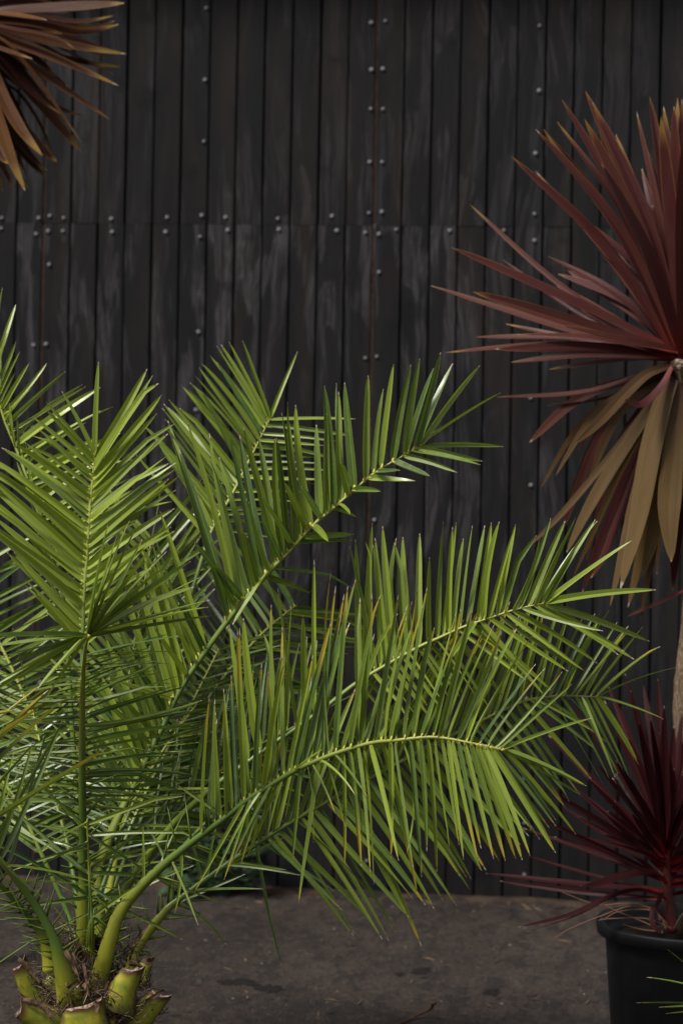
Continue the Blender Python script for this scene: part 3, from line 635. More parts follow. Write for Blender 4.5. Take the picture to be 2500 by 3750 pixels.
# back fronds filling the crown
def filler(rach, dl, dr, tint, gap=.022, wr=.055):
    ks_l, ks_r = [], []; n = len(rach)
    for i in range(1, n):
        x, y, d = rach[i]; f = i / (n - 1); s = .75 + .5 * math.sin(f * 2.6)
        ks_l.append(((x, y), (x + dl[0] * s, y + dl[1] * s), dl[2])); ks_r.append(((x, y), (x + dr[0] * s, y + dr[1] * s), dr[2]))
    x, y, d = rach[-1]; px, py, _ = rach[-2]
    ks_l.append(((x, y), (x + (x - px) * 1.2, y + (y - py) * 1.2), 0))
    return frond(rach, [dict(k=ks_l), dict(k=ks_r)], (-.1, -.5, .85), r0=.0065, base_w=1.0, tint=tint, wr=wr, wmax=.019, gap=gap, weight=.45, spines=None, ybase=.15)
filler([(385,3360,6.0), (510,3020,6.1), (660,2720,6.2), (820,2480,6.3), (960,2320,6.38), (1080,2220,6.45)], (-180,-260,.05), (320,30,.12), .15)
filler([(290,3360,6.0), (220,2950,6.1), (110,2600,6.2), (-30,2300,6.3), (-160,2120,6.4)], (-260,-120,.1), (280,-150,.1), .4)
filler([(340,3360,6.0), (410,2900,6.12), (470,2500,6.22), (520,2200,6.32), (555,1980,6.4)], (-210,-240,.06), (230,-260,.06), .35)
filler([(400,3340,5.85), (560,3080,5.9), (740,2880,5.98), (930,2740,6.05), (1120,2640,6.1)], (40,-290,.1), (260,90,.12), .2)
filler([(270,3400,5.9), (150,3120,5.95), (40,2900,6.0), (-120,2720,6.05)], (-200,-150,.1), (230,-110,.05), .25)
filler([(350,3400,5.9), (450,3100,6.0), (560,2850,6.1), (690,2600,6.2), (800,2380,6.3)], (-200,-180,.1), (250,-60,.1), .08, .018, .045)  # dark leaf tint carries the shade deep inside the crown
filler([(300,3400,5.9), (250,3100,6.0), (180,2850,6.1), (120,2600,6.2)], (-220,-60,.1), (230,-90,.1), .1, .018, .04)  # low tint again: crown shade put into the leaf colour
filler([(330,3400,5.72), (400,3180,5.8), (480,2960,5.9), (590,2760,6.0), (720,2580,6.1)], (-240,-90,.05), (260,-30,.05), .18, .024, .04)
cross = []
for i in range(26):
    by = R.uniform(3000, 3400); side = R.choice((-1, 1)); bx = R.uniform(250, 520)
    Lx = R.uniform(150, 420) * side
    cross.append(((bx, by), (bx + Lx, by + R.uniform(-.9, .7) * abs(Lx)), R.uniform(-.12, .12)))
frond([(340,3420,5.68), (335,3330,5.68), (330,3240,5.68), (325,3150,5.68), (320,3000,5.66)], [dict(k=[((330, b[1]), (330 + t[0] - b[0], t[1]), d) for b, t, d in cross], fill=False, W=.0105, tint=.3, dry=(.9, .97))], (0, -.5, .8), r0=.004, base_w=.5, spines=None, weight=.8)
# loose and broken leaflets crossing the base
lb = frond([(330,3480,5.62), (330,3430,5.60), (330,3380,5.58)],
  [dict(k=[key('F',170,1400,'F',655,1875)], fill=False, W=.012, tint=.3), ], (0, -.5, .8), r0=.003, spines=None, weight=1.5, base_w=.2, name='broken_stalk')

ALL.sort(key=lambda q: -q[0])
n_single = 0; rest = MB()
for sc, fo, mb, root in ALL:
    if n_single < 298:
        mb.build('leaflet', M['leaf'], fo, root.location); n_single += 1
    else:
        o = len(rest.v); rest.v += mb.v; rest.f += [tuple(i + o for i in f) for f in mb.f]; rest.a += mb.a; rest.b += mb.b
ro = rest.build('leaflets', M['leaf'], palm, PB); ro['kind'] = 'stuff'
print('leaflets', len(ALL))

# trunk core with cut leaf bases and fibre
mb = MB(); vv = []; ff = []; n = 22; rows = 14
cx = W(330, 3600, 5.78)
for i in range(rows):
    f = i / (rows - 1); z = .0 + f * .46
    for j in range(n):
        a = 2 * math.pi * j / n
        r = (.125 - .02 * f - .075 * max(0, f - .55) / .45) * (1 + .22 * noise.noise(Vector((math.cos(a) * 2.2, math.sin(a) * 2.2, z * 14))))
        vv.append((cx.x + r * math.cos(a), cx.y + r * math.sin(a), z))
for i in range(rows - 1):
    for j in range(n): ff.append((i * n + j, i * n + (j + 1) % n, (i + 1) * n + (j + 1) % n, (i + 1) * n + j))
ff.append(tuple(range((rows - 1) * n, rows * n)))
mb.add(vv, ff); mb.build('trunk', M['core'], palm, PB)
def boot(p0, p1, p2, d0, d1, w0, w1, th, cut=True, lab=None):
    pts = [Vector(W(*P('J', *p0), d0)), Vector(W(*P('J', *p1), (d0 + d1) / 2)), Vector(W(*P('J', *p2), d1))]
    path = [bez(pts[0], pts[1] * 2 - (pts[0] + pts[2]) * .5, pts[2], i / 10) for i in range(11)]
    t = (path[-1] - path[0]).normalized(); lat = t.cross(-Fw).normalized()
    b_ = MB(); n = 14; m_ = len(path); vv = []; A = []; ff = []
    for i, p in enumerate(path):
        v = i / (m_ - 1); hw = w0 + (w1 - w0) * v ** .8; h = th * (1 - .45 * v)
        q = t.cross(lat).normalized()
        if q.dot(-Fw) < 0: q = -q
        for j in range(n):
            an = 2 * math.pi * j / n; ca, sa = math.cos(an), math.sin(an)
            # crescent section: rounded towards the outside, hollow inside
            yy = sa * h if sa > 0 else -sa * h * .25 - h * .1
            # the cut end is slanted and ragged
            sl = (ca * .012 + (ca * ca - .4) * .006 + .006 * noise.noise(Vector((an * 6, 3, p0[1] * .1))) + .007 * noise.noise(Vector((ca * 3, sa * 3, p0[0] * .1)))) * max(0, v - .7) / .3
            wob = 1 + .10 * noise.noise(Vector((v * 4, an * .8, p0[0] * .07))) + .05 * noise.noise(Vector((v * 13, an * 3, p0[1] * .07)))
            vv.append(p + lat * (hw * ca * wob) + q * yy * wob + t * sl)
            A.append((.5 + .5 * ca, v, .3))
        if i:
            o = i * n
            for j in range(n): ff.append((o - n + j, o - n + (j + 1) % n, o + (j + 1) % n, o + j))
    b_.add(vv, ff, A)
    bo = b_.build('leaf_base', M['boot'], palm, PB)
    if cut:
        c_ = MB(); ring = vv[-n:]; cen = sum(ring, Vector()) / n
        c_.add([p + t * .0 for p in ring] + [cen - t * .006], [(j, (j + 1) % n, n) for j in range(n)])
        c_.build('cut_face', M['cut'], bo, PB)
    return bo
S6 = .000644 * .44643
boot((370,1080), (255,930), (165,730), 5.74, 5.70, .036, .022, .026)
boot((500,1290), (330,1180), (160,1085), 5.60, 5.56, .050, .026, .030)
boot((720,1330), (700,1200), (690,1070), 5.55, 5.53, .068, .044, .034)
boot((980,1100), (1020,930), (1100,775), 5.58, 5.56, .040, .024, .030)
boot((1080,1260), (1210,1120), (1325,985), 5.62, 5.60, .036, .022, .026)
boot((640,1010), (640,960), (650,900), 5.60, 5.58, .020, .010, .012)
boot((1120,900), (1170,800), (1215,700), 5.66, 5.66, .026, .012, .014)
boot((860,1330), (880,1250), (900,1170), 5.57, 5.56, .030, .015, .02, False)
boot((420,980), (470,930), (520,860), 5.75, 5.75, .040, .030, .02)
boot((700,860), (720,700), (690,560), 5.80, 5.82, .05, .03, .02)
fb = MB()
def fibre(p0, d, L_, curl=.35, big=False):
    e = Vector((R.gauss(0, 1), R.gauss(0, 1), R.gauss(0, 1))) * L_ * curl
    path = [bez(p0, p0 + d * L_ * .5 + e, p0 + d * L_, v) for v in (0, .33, .66, 1)]
    k = R.random(); c_ = (.022 + .25 * k ** 3, .013 + .17 * k ** 3, .008 + .11 * k ** 3)
    w_ = R.choice((.0006, .0008, .0011, .0024)) * (1.8 if big else 1)
    tube(fb, path, lambda v: w_ * (1 - .7 * v), lambda v: .0006, Rt, 3, 0, False, c_)
for i in range(1500):
    a = R.uniform(0, 2 * math.pi); r = R.uniform(.03, .14); z = R.uniform(.20, .50) - r * .6 + .04
    d = Vector((math.cos(a) * R.uniform(-.4, 1), math.sin(a) * R.uniform(-.4, 1), R.uniform(-.5, .8))).normalized()
    fibre(Vector((cx.x + r * math.cos(a), cx.y + r * math.sin(a), max(.1, z))), d, R.uniform(.015, .060))
for (x, y, d_, n_) in ((420, 1000, 5.66, 60), (600, 960, 5.60, 90), (760, 960, 5.58, 110), (880, 1010, 5.56, 60), (1080, 1090, 5.58, 80), (520, 1120, 5.58, 80), (960, 1180, 5.57, 80), (1150, 900, 5.64, 60), (330, 900, 5.70, 50), (700, 830, 5.62, 60), (1040, 640, 5.70, 40), (560, 560, 5.70, 50), (1240, 1100, 5.62, 40)):
    for i in range(n_):
        p0 = W(*P('J', x + R.gauss(0, 55), y + R.gauss(0, 45)), d_ + R.gauss(0, .015))
        fibre(p0, Vector((R.gauss(0, 1), R.gauss(0, .6), R.gauss(.1, .7))).normalized(), R.uniform(.012, .050))
sheath_m = mat_simple('dry_sheath', (.15, .098, .062), .9, .1, .6, 60, (.040, .022, .014), .5)
for pl, hw, d_ in [([(535,630),(600,740),(650,870),(690,930)], .0065, 5.54), ([(685,735),(705,850),(730,1000)], .0045, 5.53), ([(600,650),(625,760),(640,850)], .004, 5.55), ([(1230,395),(1160,500),(1100,600),(1060,720)], .0045, 5.72),
                   ([(1180,690),(1215,720),(1250,705)], .012, 5.62), ([(1160,760),(1150,850),(1110,950)], .006, 5.60), ([(560,940),(610,900),(650,880)], .006, 5.54), ([(690,930),(715,900),(735,940)], .006, 5.52), ([(455,310),(490,390),(510,450)], .006, 5.72),
                   ([(640,520),(690,600),(640,680)], .020, 5.74), ([(720,520),(760,600),(740,690)], .022, 5.76), ([(1060,740),(1110,745),(1165,765)], .008, 5.54), ([(150,700),(250,780),(330,890)], .007, 5.68), ([(190,1040),(330,1080),(440,1200)], .008, 5.54), ([(1200,1050),(1290,990),(1350,950)], .006, 5.58), ([(900,880),(870,960),(850,1040)], .005, 5.56), ([(770,1050),(800,1080),(785,1140)], .006, 5.51)]:
    path = [W(*q) for q in catmull([P('J', *p) + (d_,) for p in pl], 9)]
    mb = MB(); leaf_strip(mb, path, hw, -Fw, lambda v: (.5 + .5 * math.sin(v * 2.6 + .5)) * (1 + .5 * noise.noise(Vector((v * 19, hw * 900, 0)))), fold=R.uniform(-.6, .6), twist=R.gauss(0, .5), twist1=R.gauss(0, .9))
    mb.build('dry_sheath', sheath_m, palm, PB)
fo = fb.build('fibres', M['fibre'], palm, PB); fo['kind'] = 'stuff'

# ------------------------------------------------------------------ cordylines
def strap(root, name, mat, pts, d0, d1, half, tint=.5, yel=.85, dry=.97, fold=.30, up=(-.2, -.7, .6), twist=0.0, bow=0.0):
    """pts in photo pixels from base to tip"""
    n = len(pts)
    ctrl = [(x, y, d0 + (d1 - d0) * i / (n - 1)) for i, (x, y) in enumerate(pts)]
    if n == 2:
        (x0, y0, a0), (x1, y1, a1) = ctrl
        L_ = math.hypot(x1 - x0, y1 - y0)
        mx, my = (x0 + x1) / 2, (y0 + y1) / 2
        ctrl = [ctrl[0], (mx - (y1 - y0) / L_ * bow, my + (x1 - x0) / L_ * bow, (a0 + a1) / 2), ctrl[1]]
    path = [W(*q) for q in catmull(ctrl, 14)]
    mb = MB()
    leaf_strip(mb, path, half * R.uniform(.92, 1.08), Vector(up).normalized(), prof_strap, fold=fold * R.uniform(.6, 1.4), twist=twist + R.gauss(0, .3), twist1=R.gauss(0, .35), a3=R.random(),
               bvec=(min(1, max(0, tint + R.gauss(0, .15))), dry + R.uniform(-.02, .03), yel + R.uniform(-.06, .06)))
    return mb.build(name, mat, root, root.location)
# --- tall one on the right
DR = 6.70
CB = hit_ground(2530, 3900); q = W(2530, 3420, DR); CB = Vector((q.x, q.y, .30))
cord = empty('cordyline', CB)
tag(cord, 'tall cordyline with maroon strap leaves and hanging olive brown skirt above the pot', 'cordyline')
mb = MB()
tr = [W(*q) for q in catmull([(2540,3425,DR), (2542,3200,DR), (2536,2950,DR), (2518,2750,DR), (2502,2600,DR), (2508,2450,DR), (2535,2250,DR), (2540,1800,DR), (2520,1500,DR), (2505,1330,DR)], 40)]
tr = [p + Vector((noise.noise(p * 9) * .006, 0, 0)) for p in tr]
tube(mb, tr, lambda v: .033 - .006 * v + .005 * noise.noise(Vector((v * 22, 0, 0))), lambda v: .033 - .006 * v, Rt, 14)
mb.build('trunk', M['bark'], cord, CB)
mb = MB(); c0 = W(2484, 1336, DR - .05)
vv = []; ff = []
for i in range(6):
    for j in range(9):
        th = math.pi * i / 5; ph = 2 * math.pi * j / 9
        d = Vector((math.sin(th) * math.cos(ph), math.sin(th) * math.sin(ph), math.cos(th)))
        vv.append(c0 + Vector((d.x * .022, d.y * .02, d.z * .017)) * (1 + .35 * noise.noise(d * 2.1 + Vector((4, 1, 0)))))
for i in range(5):
    for j in range(9): ff.append((i * 9 + j, i * 9 + (j + 1) % 9, (i + 1) * 9 + (j + 1) % 9, (i + 1) * 9 + j))
mb.add(vv, ff); mb.build('stem_stub', M['cut'], cord, CB, smooth=False)
O_ = (2488, 1312)
def A(x, y): return P('A', x, y)
def Bq(x, y): return P('B', x, y)
up_leaves = [  # tip(A), bow, half width, depth of tip relative, tint
    (585,430,55,.019,-.05,.45),(720,270,60,.020,-.10,.5),(765,270,55,.018,.05,.3),(845,230,60,.012,.15,.3),(870,100,45,.020,.05,.3),(1005,50,40,.019,.12,.2),
    (1045,115,40,.021,0,.25),(1000,210,40,.021,-.05,.3),(1075,190,-20,.024,.15,.2),(1095,465,30,.026,-.28,.45),(1300,170,20,.010,.2,.3),(1375,85,20,.021,.05,.2),
    (1440,200,10,.026,-.15,.3),(1455,140,10,.018,.1,.2),(1515,140,5,.024,-.1,.3),(1535,90,0,.020,.1,.25),(1560,95,0,.022,0,.3),(720,510,20,.009,.3,.4),(960,800,30,.014,.2,.3),
    (345,705,-50,.009,.3,.35),(235,950,5,.020,-.1,.45),(530,1020,-45,.010,.3,.25),(120,1170,-5,.012,.2,.3),(360,1205,-5,.022,-.2,.7),(870,1400,-10,.024,-.4,.75),
    (550,1390,-10,.010,.2,.2),(380,1465,20,.014,.1,.55),(610,1450,30,.015,-.1,.8),(490,1535,20,.018,-.12,.35),(200,1555,40,.014,0,.4),(580,1610,25,.013,.1,.6),(800,1650,10,.010,.2,.1),
    (500,1810,-50,.013,.05,.4),(780,1860,-55,.019,.15,.2),(1200,380,10,.020,.25,.1),(1250,600,5,.020,.3,.05),(1180,300,10,.018,.2,.15)]
for x, y, bow, hw, dd, ti in up_leaves:
    b0 = (O_[0] + R.uniform(-6, 14), O_[1] + R.uniform(-22, 16))
    strap(cord, 'leaf', M['cord_r'], [b0, A(x, y)], DR - .01, DR + dd, hw * .90, ti, yel=.88, bow=bow, fold=.5)
for x, y, hw, dd in [(1640,90,.022,0),(1700,40,.02,.1),(1780,160,.02,-.1),(1850,260,.02,0),(1930,420,.02,.1),(2000,500,.02,-.2),(2080,700,.02,0),(2180,860,.02,.1),(2230,1050,.02,-.1),(2280,1250,.02,0),(2300,1420,.02,.1),(2240,1620,.018,0),(2100,1800,.018,.1),(1640,400,.022,.3),(1800,700,.022,.35),(1580,300,.024,-.3),(1700,600,.02,-.45)]:
    strap(cord, 'leaf', M['cord_r'], [(O_[0] + 14, O_[1]), A(x, y)], DR, DR + dd, hw, .35, yel=.9, bow=-45 if x > 1700 else 0)
for i in range(34):
    an = rad(R.uniform(85, 158)); L_ = R.uniform(470, 800) * (1 - .25 * max(0, math.cos(an - rad(190))))
    strap(cord, 'leaf', M['cord_r'], [(O_[0] + R.uniform(-5, 18), O_[1] + R.uniform(-30, 20)), (O_[0] + math.cos(an) * L_ * .9, O_[1] - math.sin(an) * L_)], DR + .02, DR + R.uniform(.1, .42), R.uniform(.011, .020), R.uniform(0, .3), yel=.93, bow=R.uniform(10, 60) if an < rad(150) else R.uniform(-30, 20))
for i in range(16):
    an = rad(R.uniform(205, 285)); L_ = R.uniform(420, 900)
    strap(cord, 'leaf', M['cord_o'] if i % 3 else M['cord_r'], [(O_[0] + R.uniform(-5, 18), O_[1] + R.uniform(20, 50)), (O_[0] + math.cos(an) * L_ * .5, O_[1] - math.sin(an) * L_ * .35 + 20), (O_[0] + math.cos(an) * L_ * .8, O_[1] - math.sin(an) * L_ * .95)], DR + .03, DR + R.uniform(.05, .3), R.uniform(.009, .016), R.uniform(0, .6), yel=.95, fold=.15, up=(-.15, -.95, .2))
skirt = [  # polyline in B, half width, depth offset, tint
    ([(1180,300),(1000,360),(820,520),(620,740),(430,915)], .017, -.10, .35),
    ([(1200,290),(1130,430),(1040,540),(960,600),(890,590),(820,562)], .014, -.16, .1),
    ([(1180,360),(1050,560),(650,1080),(300,1490),(40,1740)], .010, .05, .5),
    ([(1180,370),(1070,560),(720,1100),(520,1450),(370,1760)], .018, 0, .8),
    ([(1190,380),(1060,640),(800,1100),(600,1550),(420,1960)], .009, .08, .6),
    ([(1190,400),(1020,700),(800,1250),(600,1760),(490,2080)], .013, .15, .1),
    ([(1200,400),(1040,800),(850,1300),(680,1750),(560,1960)], .018, .18, .05),
    ([(1200,390),(1110,600),(980,1100),(860,1550),(710,2180)], .020, -.02, .55),
    ([(1210,400),(1130,560),(1020,1000),(930,1500),(790,2050)], .033, -.08, .75),
    ([(1220,420),(1150,700),(1060,1300),(960,1750),(850,2190)], .018, .05, .75),
    ([(1230,420),(1180,800),(1110,1300),(1050,1600),(960,1950)], .024, -.05, .7),
    ([(1250,430),(1210,900),(1180,1250),(1170,1500),(1190,1835)], .034, -.12, .95),
    ([(1240,430),(1160,1000),(1060,1700),(1000,2000),(945,2290)], .008, .1, .4),
    ([(1250,430),(1250,1100),(1230,1600),(1200,2060)], .018, .12, .2),
    ([(1260,430),(1310,1000),(1340,1500),(1330,1950)], .026, -.05, .8),
    ([(1270,430),(1400,900),(1480,1400),(1500,1850)], .026, 0, .7),
    ([(1280,400),(1480,750),(1620,1200),(1700,1650)], .024, 0, .6),
    ([(1280,380),(1560,600),(1760,900),(1900,1300)], .022, 0, .5),
    ([(1280,2060),(1180,2110),(1000,2190),(850,2260)], .006, .12, .0)]
for pl, hw, dd, ti in skirt:
    strap(cord, 'leaf', M['cord_o'] if ti > .25 else M['cord_r'], [Bq(*p) for p in pl], DR - .02, DR + dd, hw, ti, yel=.93, fold=.12, up=(-.15, -.95, .2))
# --- pot
pc = W(2528, 3375, 6.62); PZ = W(2528, 3372, 6.62).z
pot = empty('plant_pot', (pc.x, pc.y, 0))
tag(pot, 'large black plastic plant pot with rolled rim holding red cordylines', 'pot')
def lathe(prof, n=64, wob=0.0):
    mb = MB(); vv = []; ff = []
    for i, (r, z) in enumerate(prof):
        for j in range(n):
            a = 2 * math.pi * j / n; rr = r * (1 + wob * math.sin(2 * a + .6))
            vv.append((pc.x + rr * math.cos(a), pc.y + rr * math.sin(a), z))
        if i:
            o = i * n
            for j in range(n): ff.append((o - n + j, o - n + (j + 1) % n, o + (j + 1) % n, o + j))
    mb.add(vv, ff); return mb
RO = .258
body = lathe([(.205, 0), (.208, .004), (RO - .026, PZ - .045), (RO - .024, PZ - .035), (RO - .030, PZ - .03), (RO - .034, PZ - .06), (.20, .02)], wob=.004)
body.build('pot_body', M['pot'], pot, (pc.x, pc.y, 0))
rim = lathe([(RO - .0235, PZ - .036), (RO - .006, PZ - .037), (RO - .003, PZ - .034), (RO, PZ - .007), (RO - .003, PZ - .001), (RO - .010, PZ), (RO - .016, PZ - .003), (RO - .018, PZ - .025), (RO - .0235, PZ - .036)], wob=.004)
rim.build('pot_rim', M['pot'], pot, (pc.x, pc.y, 0))
mb = MB(); vv = [(pc.x, pc.y, PZ - .05)]; ff = []
for i in range(1, 11):
    for j in range(40):
        a = 2 * math.pi * j / 40; r = (RO - .031) * i / 10
        x, y = pc.x + r * math.cos(a), pc.y + r * math.sin(a)
        vv.append((x, y, PZ - .055 + .012 * noise.noise(Vector((x * 25, y * 25, 1)))))
for j in range(40): ff.append((0, 1 + j, 1 + (j + 1) % 40))
for i in range(9):
    for j in range(40): ff.append((1 + i * 40 + j, 1 + i * 40 + (j + 1) % 40, 1 + (i + 1) * 40 + (j + 1) % 40, 1 + (i + 1) * 40 + j))
mb.add(vv, ff); mb.build('soil', M['soil'], pot, (pc.x, pc.y, 0))
# --- low dark red one in the same pot
DL = 6.55
LB = W(2458, 3420, DL)
red = empty('red_cordyline', LB)
tag(red, 'low dark crimson cordyline with narrow spiky leaves in the black pot', 'cordyline')
mb = MB()
tube(mb, [W(*q) for q in catmull([P('C',1490,1985)+(DL,), P('C',1475,1850)+(DL,), P('C',1455,1650)+(DL,), P('C',1450,1480)+(DL,), P('C',1450,1350)+(DL,)], 14)], lambda v: .016 - .006 * v, lambda v: .016 - .006 * v, Rt, 8)
mb.build('stem', mat_simple('crimson_stem', (.13, .009, .012), .5, .4, .6, 60, (.04, .018, .01)), red, LB)
mb = MB()
tube(mb, [W(*q) for q in catmull([P('C',1500,1900)+(DL + .12,), P('C',1400,1460)+(DL + .14,), P('C',1250,1120)+(DL + .16,), P('C',1095,840)+(DL + .18,)], 14)], lambda v: .013 - .002 * v, lambda v: .013 - .002 * v, Rt, 8)
mb.build('bare_stem', M['bark2'], red, LB)
lowtips = [(150,1565,-4,.009,.1),(250,1620,-6,.008,.2),(640,1300,10,.008,.1),(450,1440,-10,.007,.2),(560,1180,0,.008,0),(420,1240,5,.007,.2),(600,970,10,.009,-.1),(690,1080,10,.008,.1),(800,960,10,.010,.1),(880,880,10,.009,-.1),
    (600,570,10,.009,.3),(770,350,10,.009,.25),(1030,220,10,.012,.2),(1000,320,10,.010,.1),(1150,130,8,.012,.1),(1190,250,5,.010,0),(1280,210,5,.012,.2),(1385,170,0,.012,.15),(1430,360,0,.011,-.1),(1250,480,5,.014,-.2),(1500,500,0,.012,0),(1560,420,0,.012,.1),(1640,300,0,.012,.1),(1700,500,-5,.011,0),(1800,600,-8,.010,.1),(1900,800,-8,.010,0),(2000,950,-8,.010,.1),(2050,1200,-8,.010,0),(2050,1450,0,.009,.1),(1950,1600,5,.009,0)]
for x, y, bow, hw, dd in lowtips:
    bx = R.uniform(1440, 1470); by = 1420 + (y - 300) * .22 + R.uniform(-40, 40)
    strap(red, 'leaf', M['cord_l'], [P('C', bx, by), P('C', x, y)], DL, DL + dd, hw, .5, yel=.97, bow=bow)
for i in range(72):
    an = R.uniform(-.12, 1.02) * math.pi; L_ = R.uniform(420, 1050) * (1 if an > 0 else .8)
    x = 1455 + math.cos(an) * L_ * 1.0; y = 1500 - math.sin(an) * L_ * 1.05 + R.uniform(-40, 80)
    strap(red, 'leaf', M['cord_l'], [P('C', 1455 + R.uniform(-14, 14), 1560 - max(0, math.sin(an)) * 130 + R.uniform(-70, 110)), P('C', x, y)], DL, DL + R.uniform(-.35, .35), R.uniform(.0060, .0098), R.uniform(.1, .9), yel=.97, bow=R.uniform(-14, 18) * (1 if math.cos(an) < 0 else -1))
for pl, hw, ti in [([(1440,1740),(1250,1690),(1050,1740),(800,1870),(450,1985)], .011, .9), ([(1430,1720),(1230,1680),(1020,1740),(760,1860),(380,1952)], .008, .7), ([(1450,1640),(1330,1555),(1100,1590),(960,1640),(830,1655)], .013, .5),
                   ([(1440,1900),(1360,1800),(1340,1900),(1370,1960),(1420,1990)], .007, 1.0), ([(1440,1760),(1420,1700),(1390,1780),(1370,1820)], .010, .2)]:
    strap(red, 'leaf', M['cord_l'], [P('C', *p) for p in pl], DL - .02, DL - .14, hw, ti, yel=.9, fold=.15)
mb = MB()
for pl in [[(1400,1900),(1350,1820),(1150,1780),(950,1790),(700,1700)], [(1450,1930),(1330,1830),(1100,1840),(1000,1900)], [(1440,1960),(1380,1850),(1200,1800),(980,1870),(760,1960),(650,2030)], [(1480,1960),(1300,1890),(1050,1890),(960,1900)], [(1380,1960),(1250,1900),(1100,1840),(940,1760)], [(1500,1960),(1560,1860),(1620,1840),(1700,1880)], [(1420,1980),(1280,1970),(1130,1930)]]:
    path = [W(*q) for q in catmull([P('C', *p) + (DL - .06 + .01 * i,) for i, p in enumerate(pl)], 16)]
    tube(mb, path, lambda v: .0024 * (1 - .6 * v), lambda v: .001, Up, 4, 0, False, (.17, .085, .05))
dead = mb.build('dead_leaves', M['fibre'], red, LB); dead['kind'] = 'stuff'
# --- the one whose head reaches in at the top left
DC = 7.45
q = W(-200, 200, DC); LC = Vector((q.x, q.y, 0))
lc = empty('cordyline', LC)
tag(lc, 'cordyline with bronze and tan strap leaves reaching in at the top left corner', 'cordyline')
mb = MB()
tube(mb, [Vector((LC.x + .02 * math.sin(i), LC.y, .0 + i * (W(-200, 60, DC).z) / 12)) for i in range(13)], lambda v: .04 - .006 * v, lambda v: .04 - .006 * v, Rt, 12)
mb.build('trunk', M['bark'], lc, LC)
def D_(x, y): return P('D', x, y)
OD = (-600, 150)
lt = [  # polyline in D (after the common origin), half width, dd, tint, olive?
    ([(200,110),(900,70),(1430,35)], .019, -.1, .35, 0), ([(300,170),(900,250),(1310,180)], .010, .1, .2, 0), ([(300,200),(950,330),(1320,240)], .010, .15, .2, 0), ([(300,260),(900,370),(1365,280)], .015, .12, .25, 0),
    ([(-100,150),(200,180),(545,230)], .017, -.35, .9, 1), ([(0,330),(700,500),(1455,620)], .016, .05, .5, 1), ([(0,400),(700,660),(1395,770)], .013, .15, .0, 0), ([(0,430),(600,660),(1365,985)], .024, -.05, .45, 1),
    ([(-200,460),(50,570),(375,675)], .010, -.3, .6, 0), ([(0,520),(550,890),(1260,1370)], .019, 0, .5, 1), ([(0,800),(400,1080),(700,1250),(990,1340)], .013, .25, .0, 0), ([(0,440),(250,680),(600,1150),(930,1630)], .011, -.15, .75, 1),
    ([(0,700),(450,1150),(700,1450),(935,1750)], .019, .05, .25, 0), ([(0,640),(250,950),(500,1180),(720,1320)], .018, -.02, .2, 0), ([(-100,900),(300,1500),(500,1720),(660,1860)], .017, .0, .1, 0), ([(-50,850),(250,1100),(500,1500),(670,1990)], .007, .2, .2, 0),
    ([(-100,1000),(150,1500),(350,1780),(545,1960)], .014, .1, .3, 1), ([(-100,1200),(150,1600),(350,1850),(545,2050)], .014, .12, .2, 1), ([(-150,700),(50,1150),(250,1500),(490,1790)], .021, -.15, .45, 1), ([(-250,700),(-30,1350),(120,1800),(290,2190)], .023, -.2, .95, 1),
    ([(-250,800),(-30,1500),(150,1900),(335,2170)], .012, 0, .6, 1), ([(-300,900),(-60,1700),(60,1960),(160,2180)], .012, .05, .3, 0), ([(-350,900),(-150,1600),(-40,1950),(30,2200)], .013, .1, .2, 0), ([(-350,700),(-100,1500),(40,1780),(110,1880)], .022, -.12, .5, 0),
    ([(100,-100),(600,-160),(1150,-350)], .018, .1, .3, 0), ([(0,-200),(500,-500),(900,-900)], .02, 0, .3, 0), ([(-100,-300),(200,-900),(400,-1400)], .02, .1, .3, 0), ([(-500,-400),(-500,-1000),(-450,-1600)], .02, -.1, .3, 0), ([(-900,-300),(-1200,-900),(-1400,-1400)], .02, 0, .3, 0),
    ([(-1200,0),(-1800,-300),(-2300,-500)], .02, 0, .3, 0), ([(-1200,300),(-1800,500),(-2300,900)], .02, 0, .4, 1), ([(-1000,600),(-1400,1300),(-1600,2000)], .02, 0, .6, 1), ([(-700,700),(-800,1500),(-850,2200)], .02, -.1, .7, 1), ([(-500,700),(-450,1500),(-300,2250)], .02, .1, .6, 1),
    ([(0,300),(600,420),(860,560)], .012, -.1, .4, 0), ([(0,160),(500,290),(1100,300)], .016, .2, .05, 0), ([(-50,560),(300,760),(700,1000)], .016, .2, .05, 0), ([(0,60),(300,40),(650,40)], .018, .15, .05, 0)]
for pl, hw, dd, ti, ol in lt:
    strap(lc, 'leaf', M['cord_t'], [D_(OD[0] + R.uniform(-10, 10), OD[1] + R.uniform(-20, 60))] + [D_(*p) for p in pl], DC, DC + dd, hw * .95, ti if ol else ti * .5, yel=.82, fold=.25, up=(.1, -.8, .55))

for i in range(34):
    an = rad(R.uniform(-85, 12)); L_ = R.uniform(420, 640)
    ox, oy = P('D', *OD)
    strap(lc, 'leaf', M['cord_t'], [(ox, oy + R.uniform(-15, 25)), (ox + math.cos(an) * L_ * .5, oy - math.sin(an) * L_ * .42), (ox + math.cos(an) * L_ * 1.0, oy - math.sin(an) * L_ * 1.06 + 20)], DC + .05, DC + R.uniform(.05, .3), R.uniform(.008, .015), R.uniform(0, .35), yel=.93, up=(.1, -.8, .55))

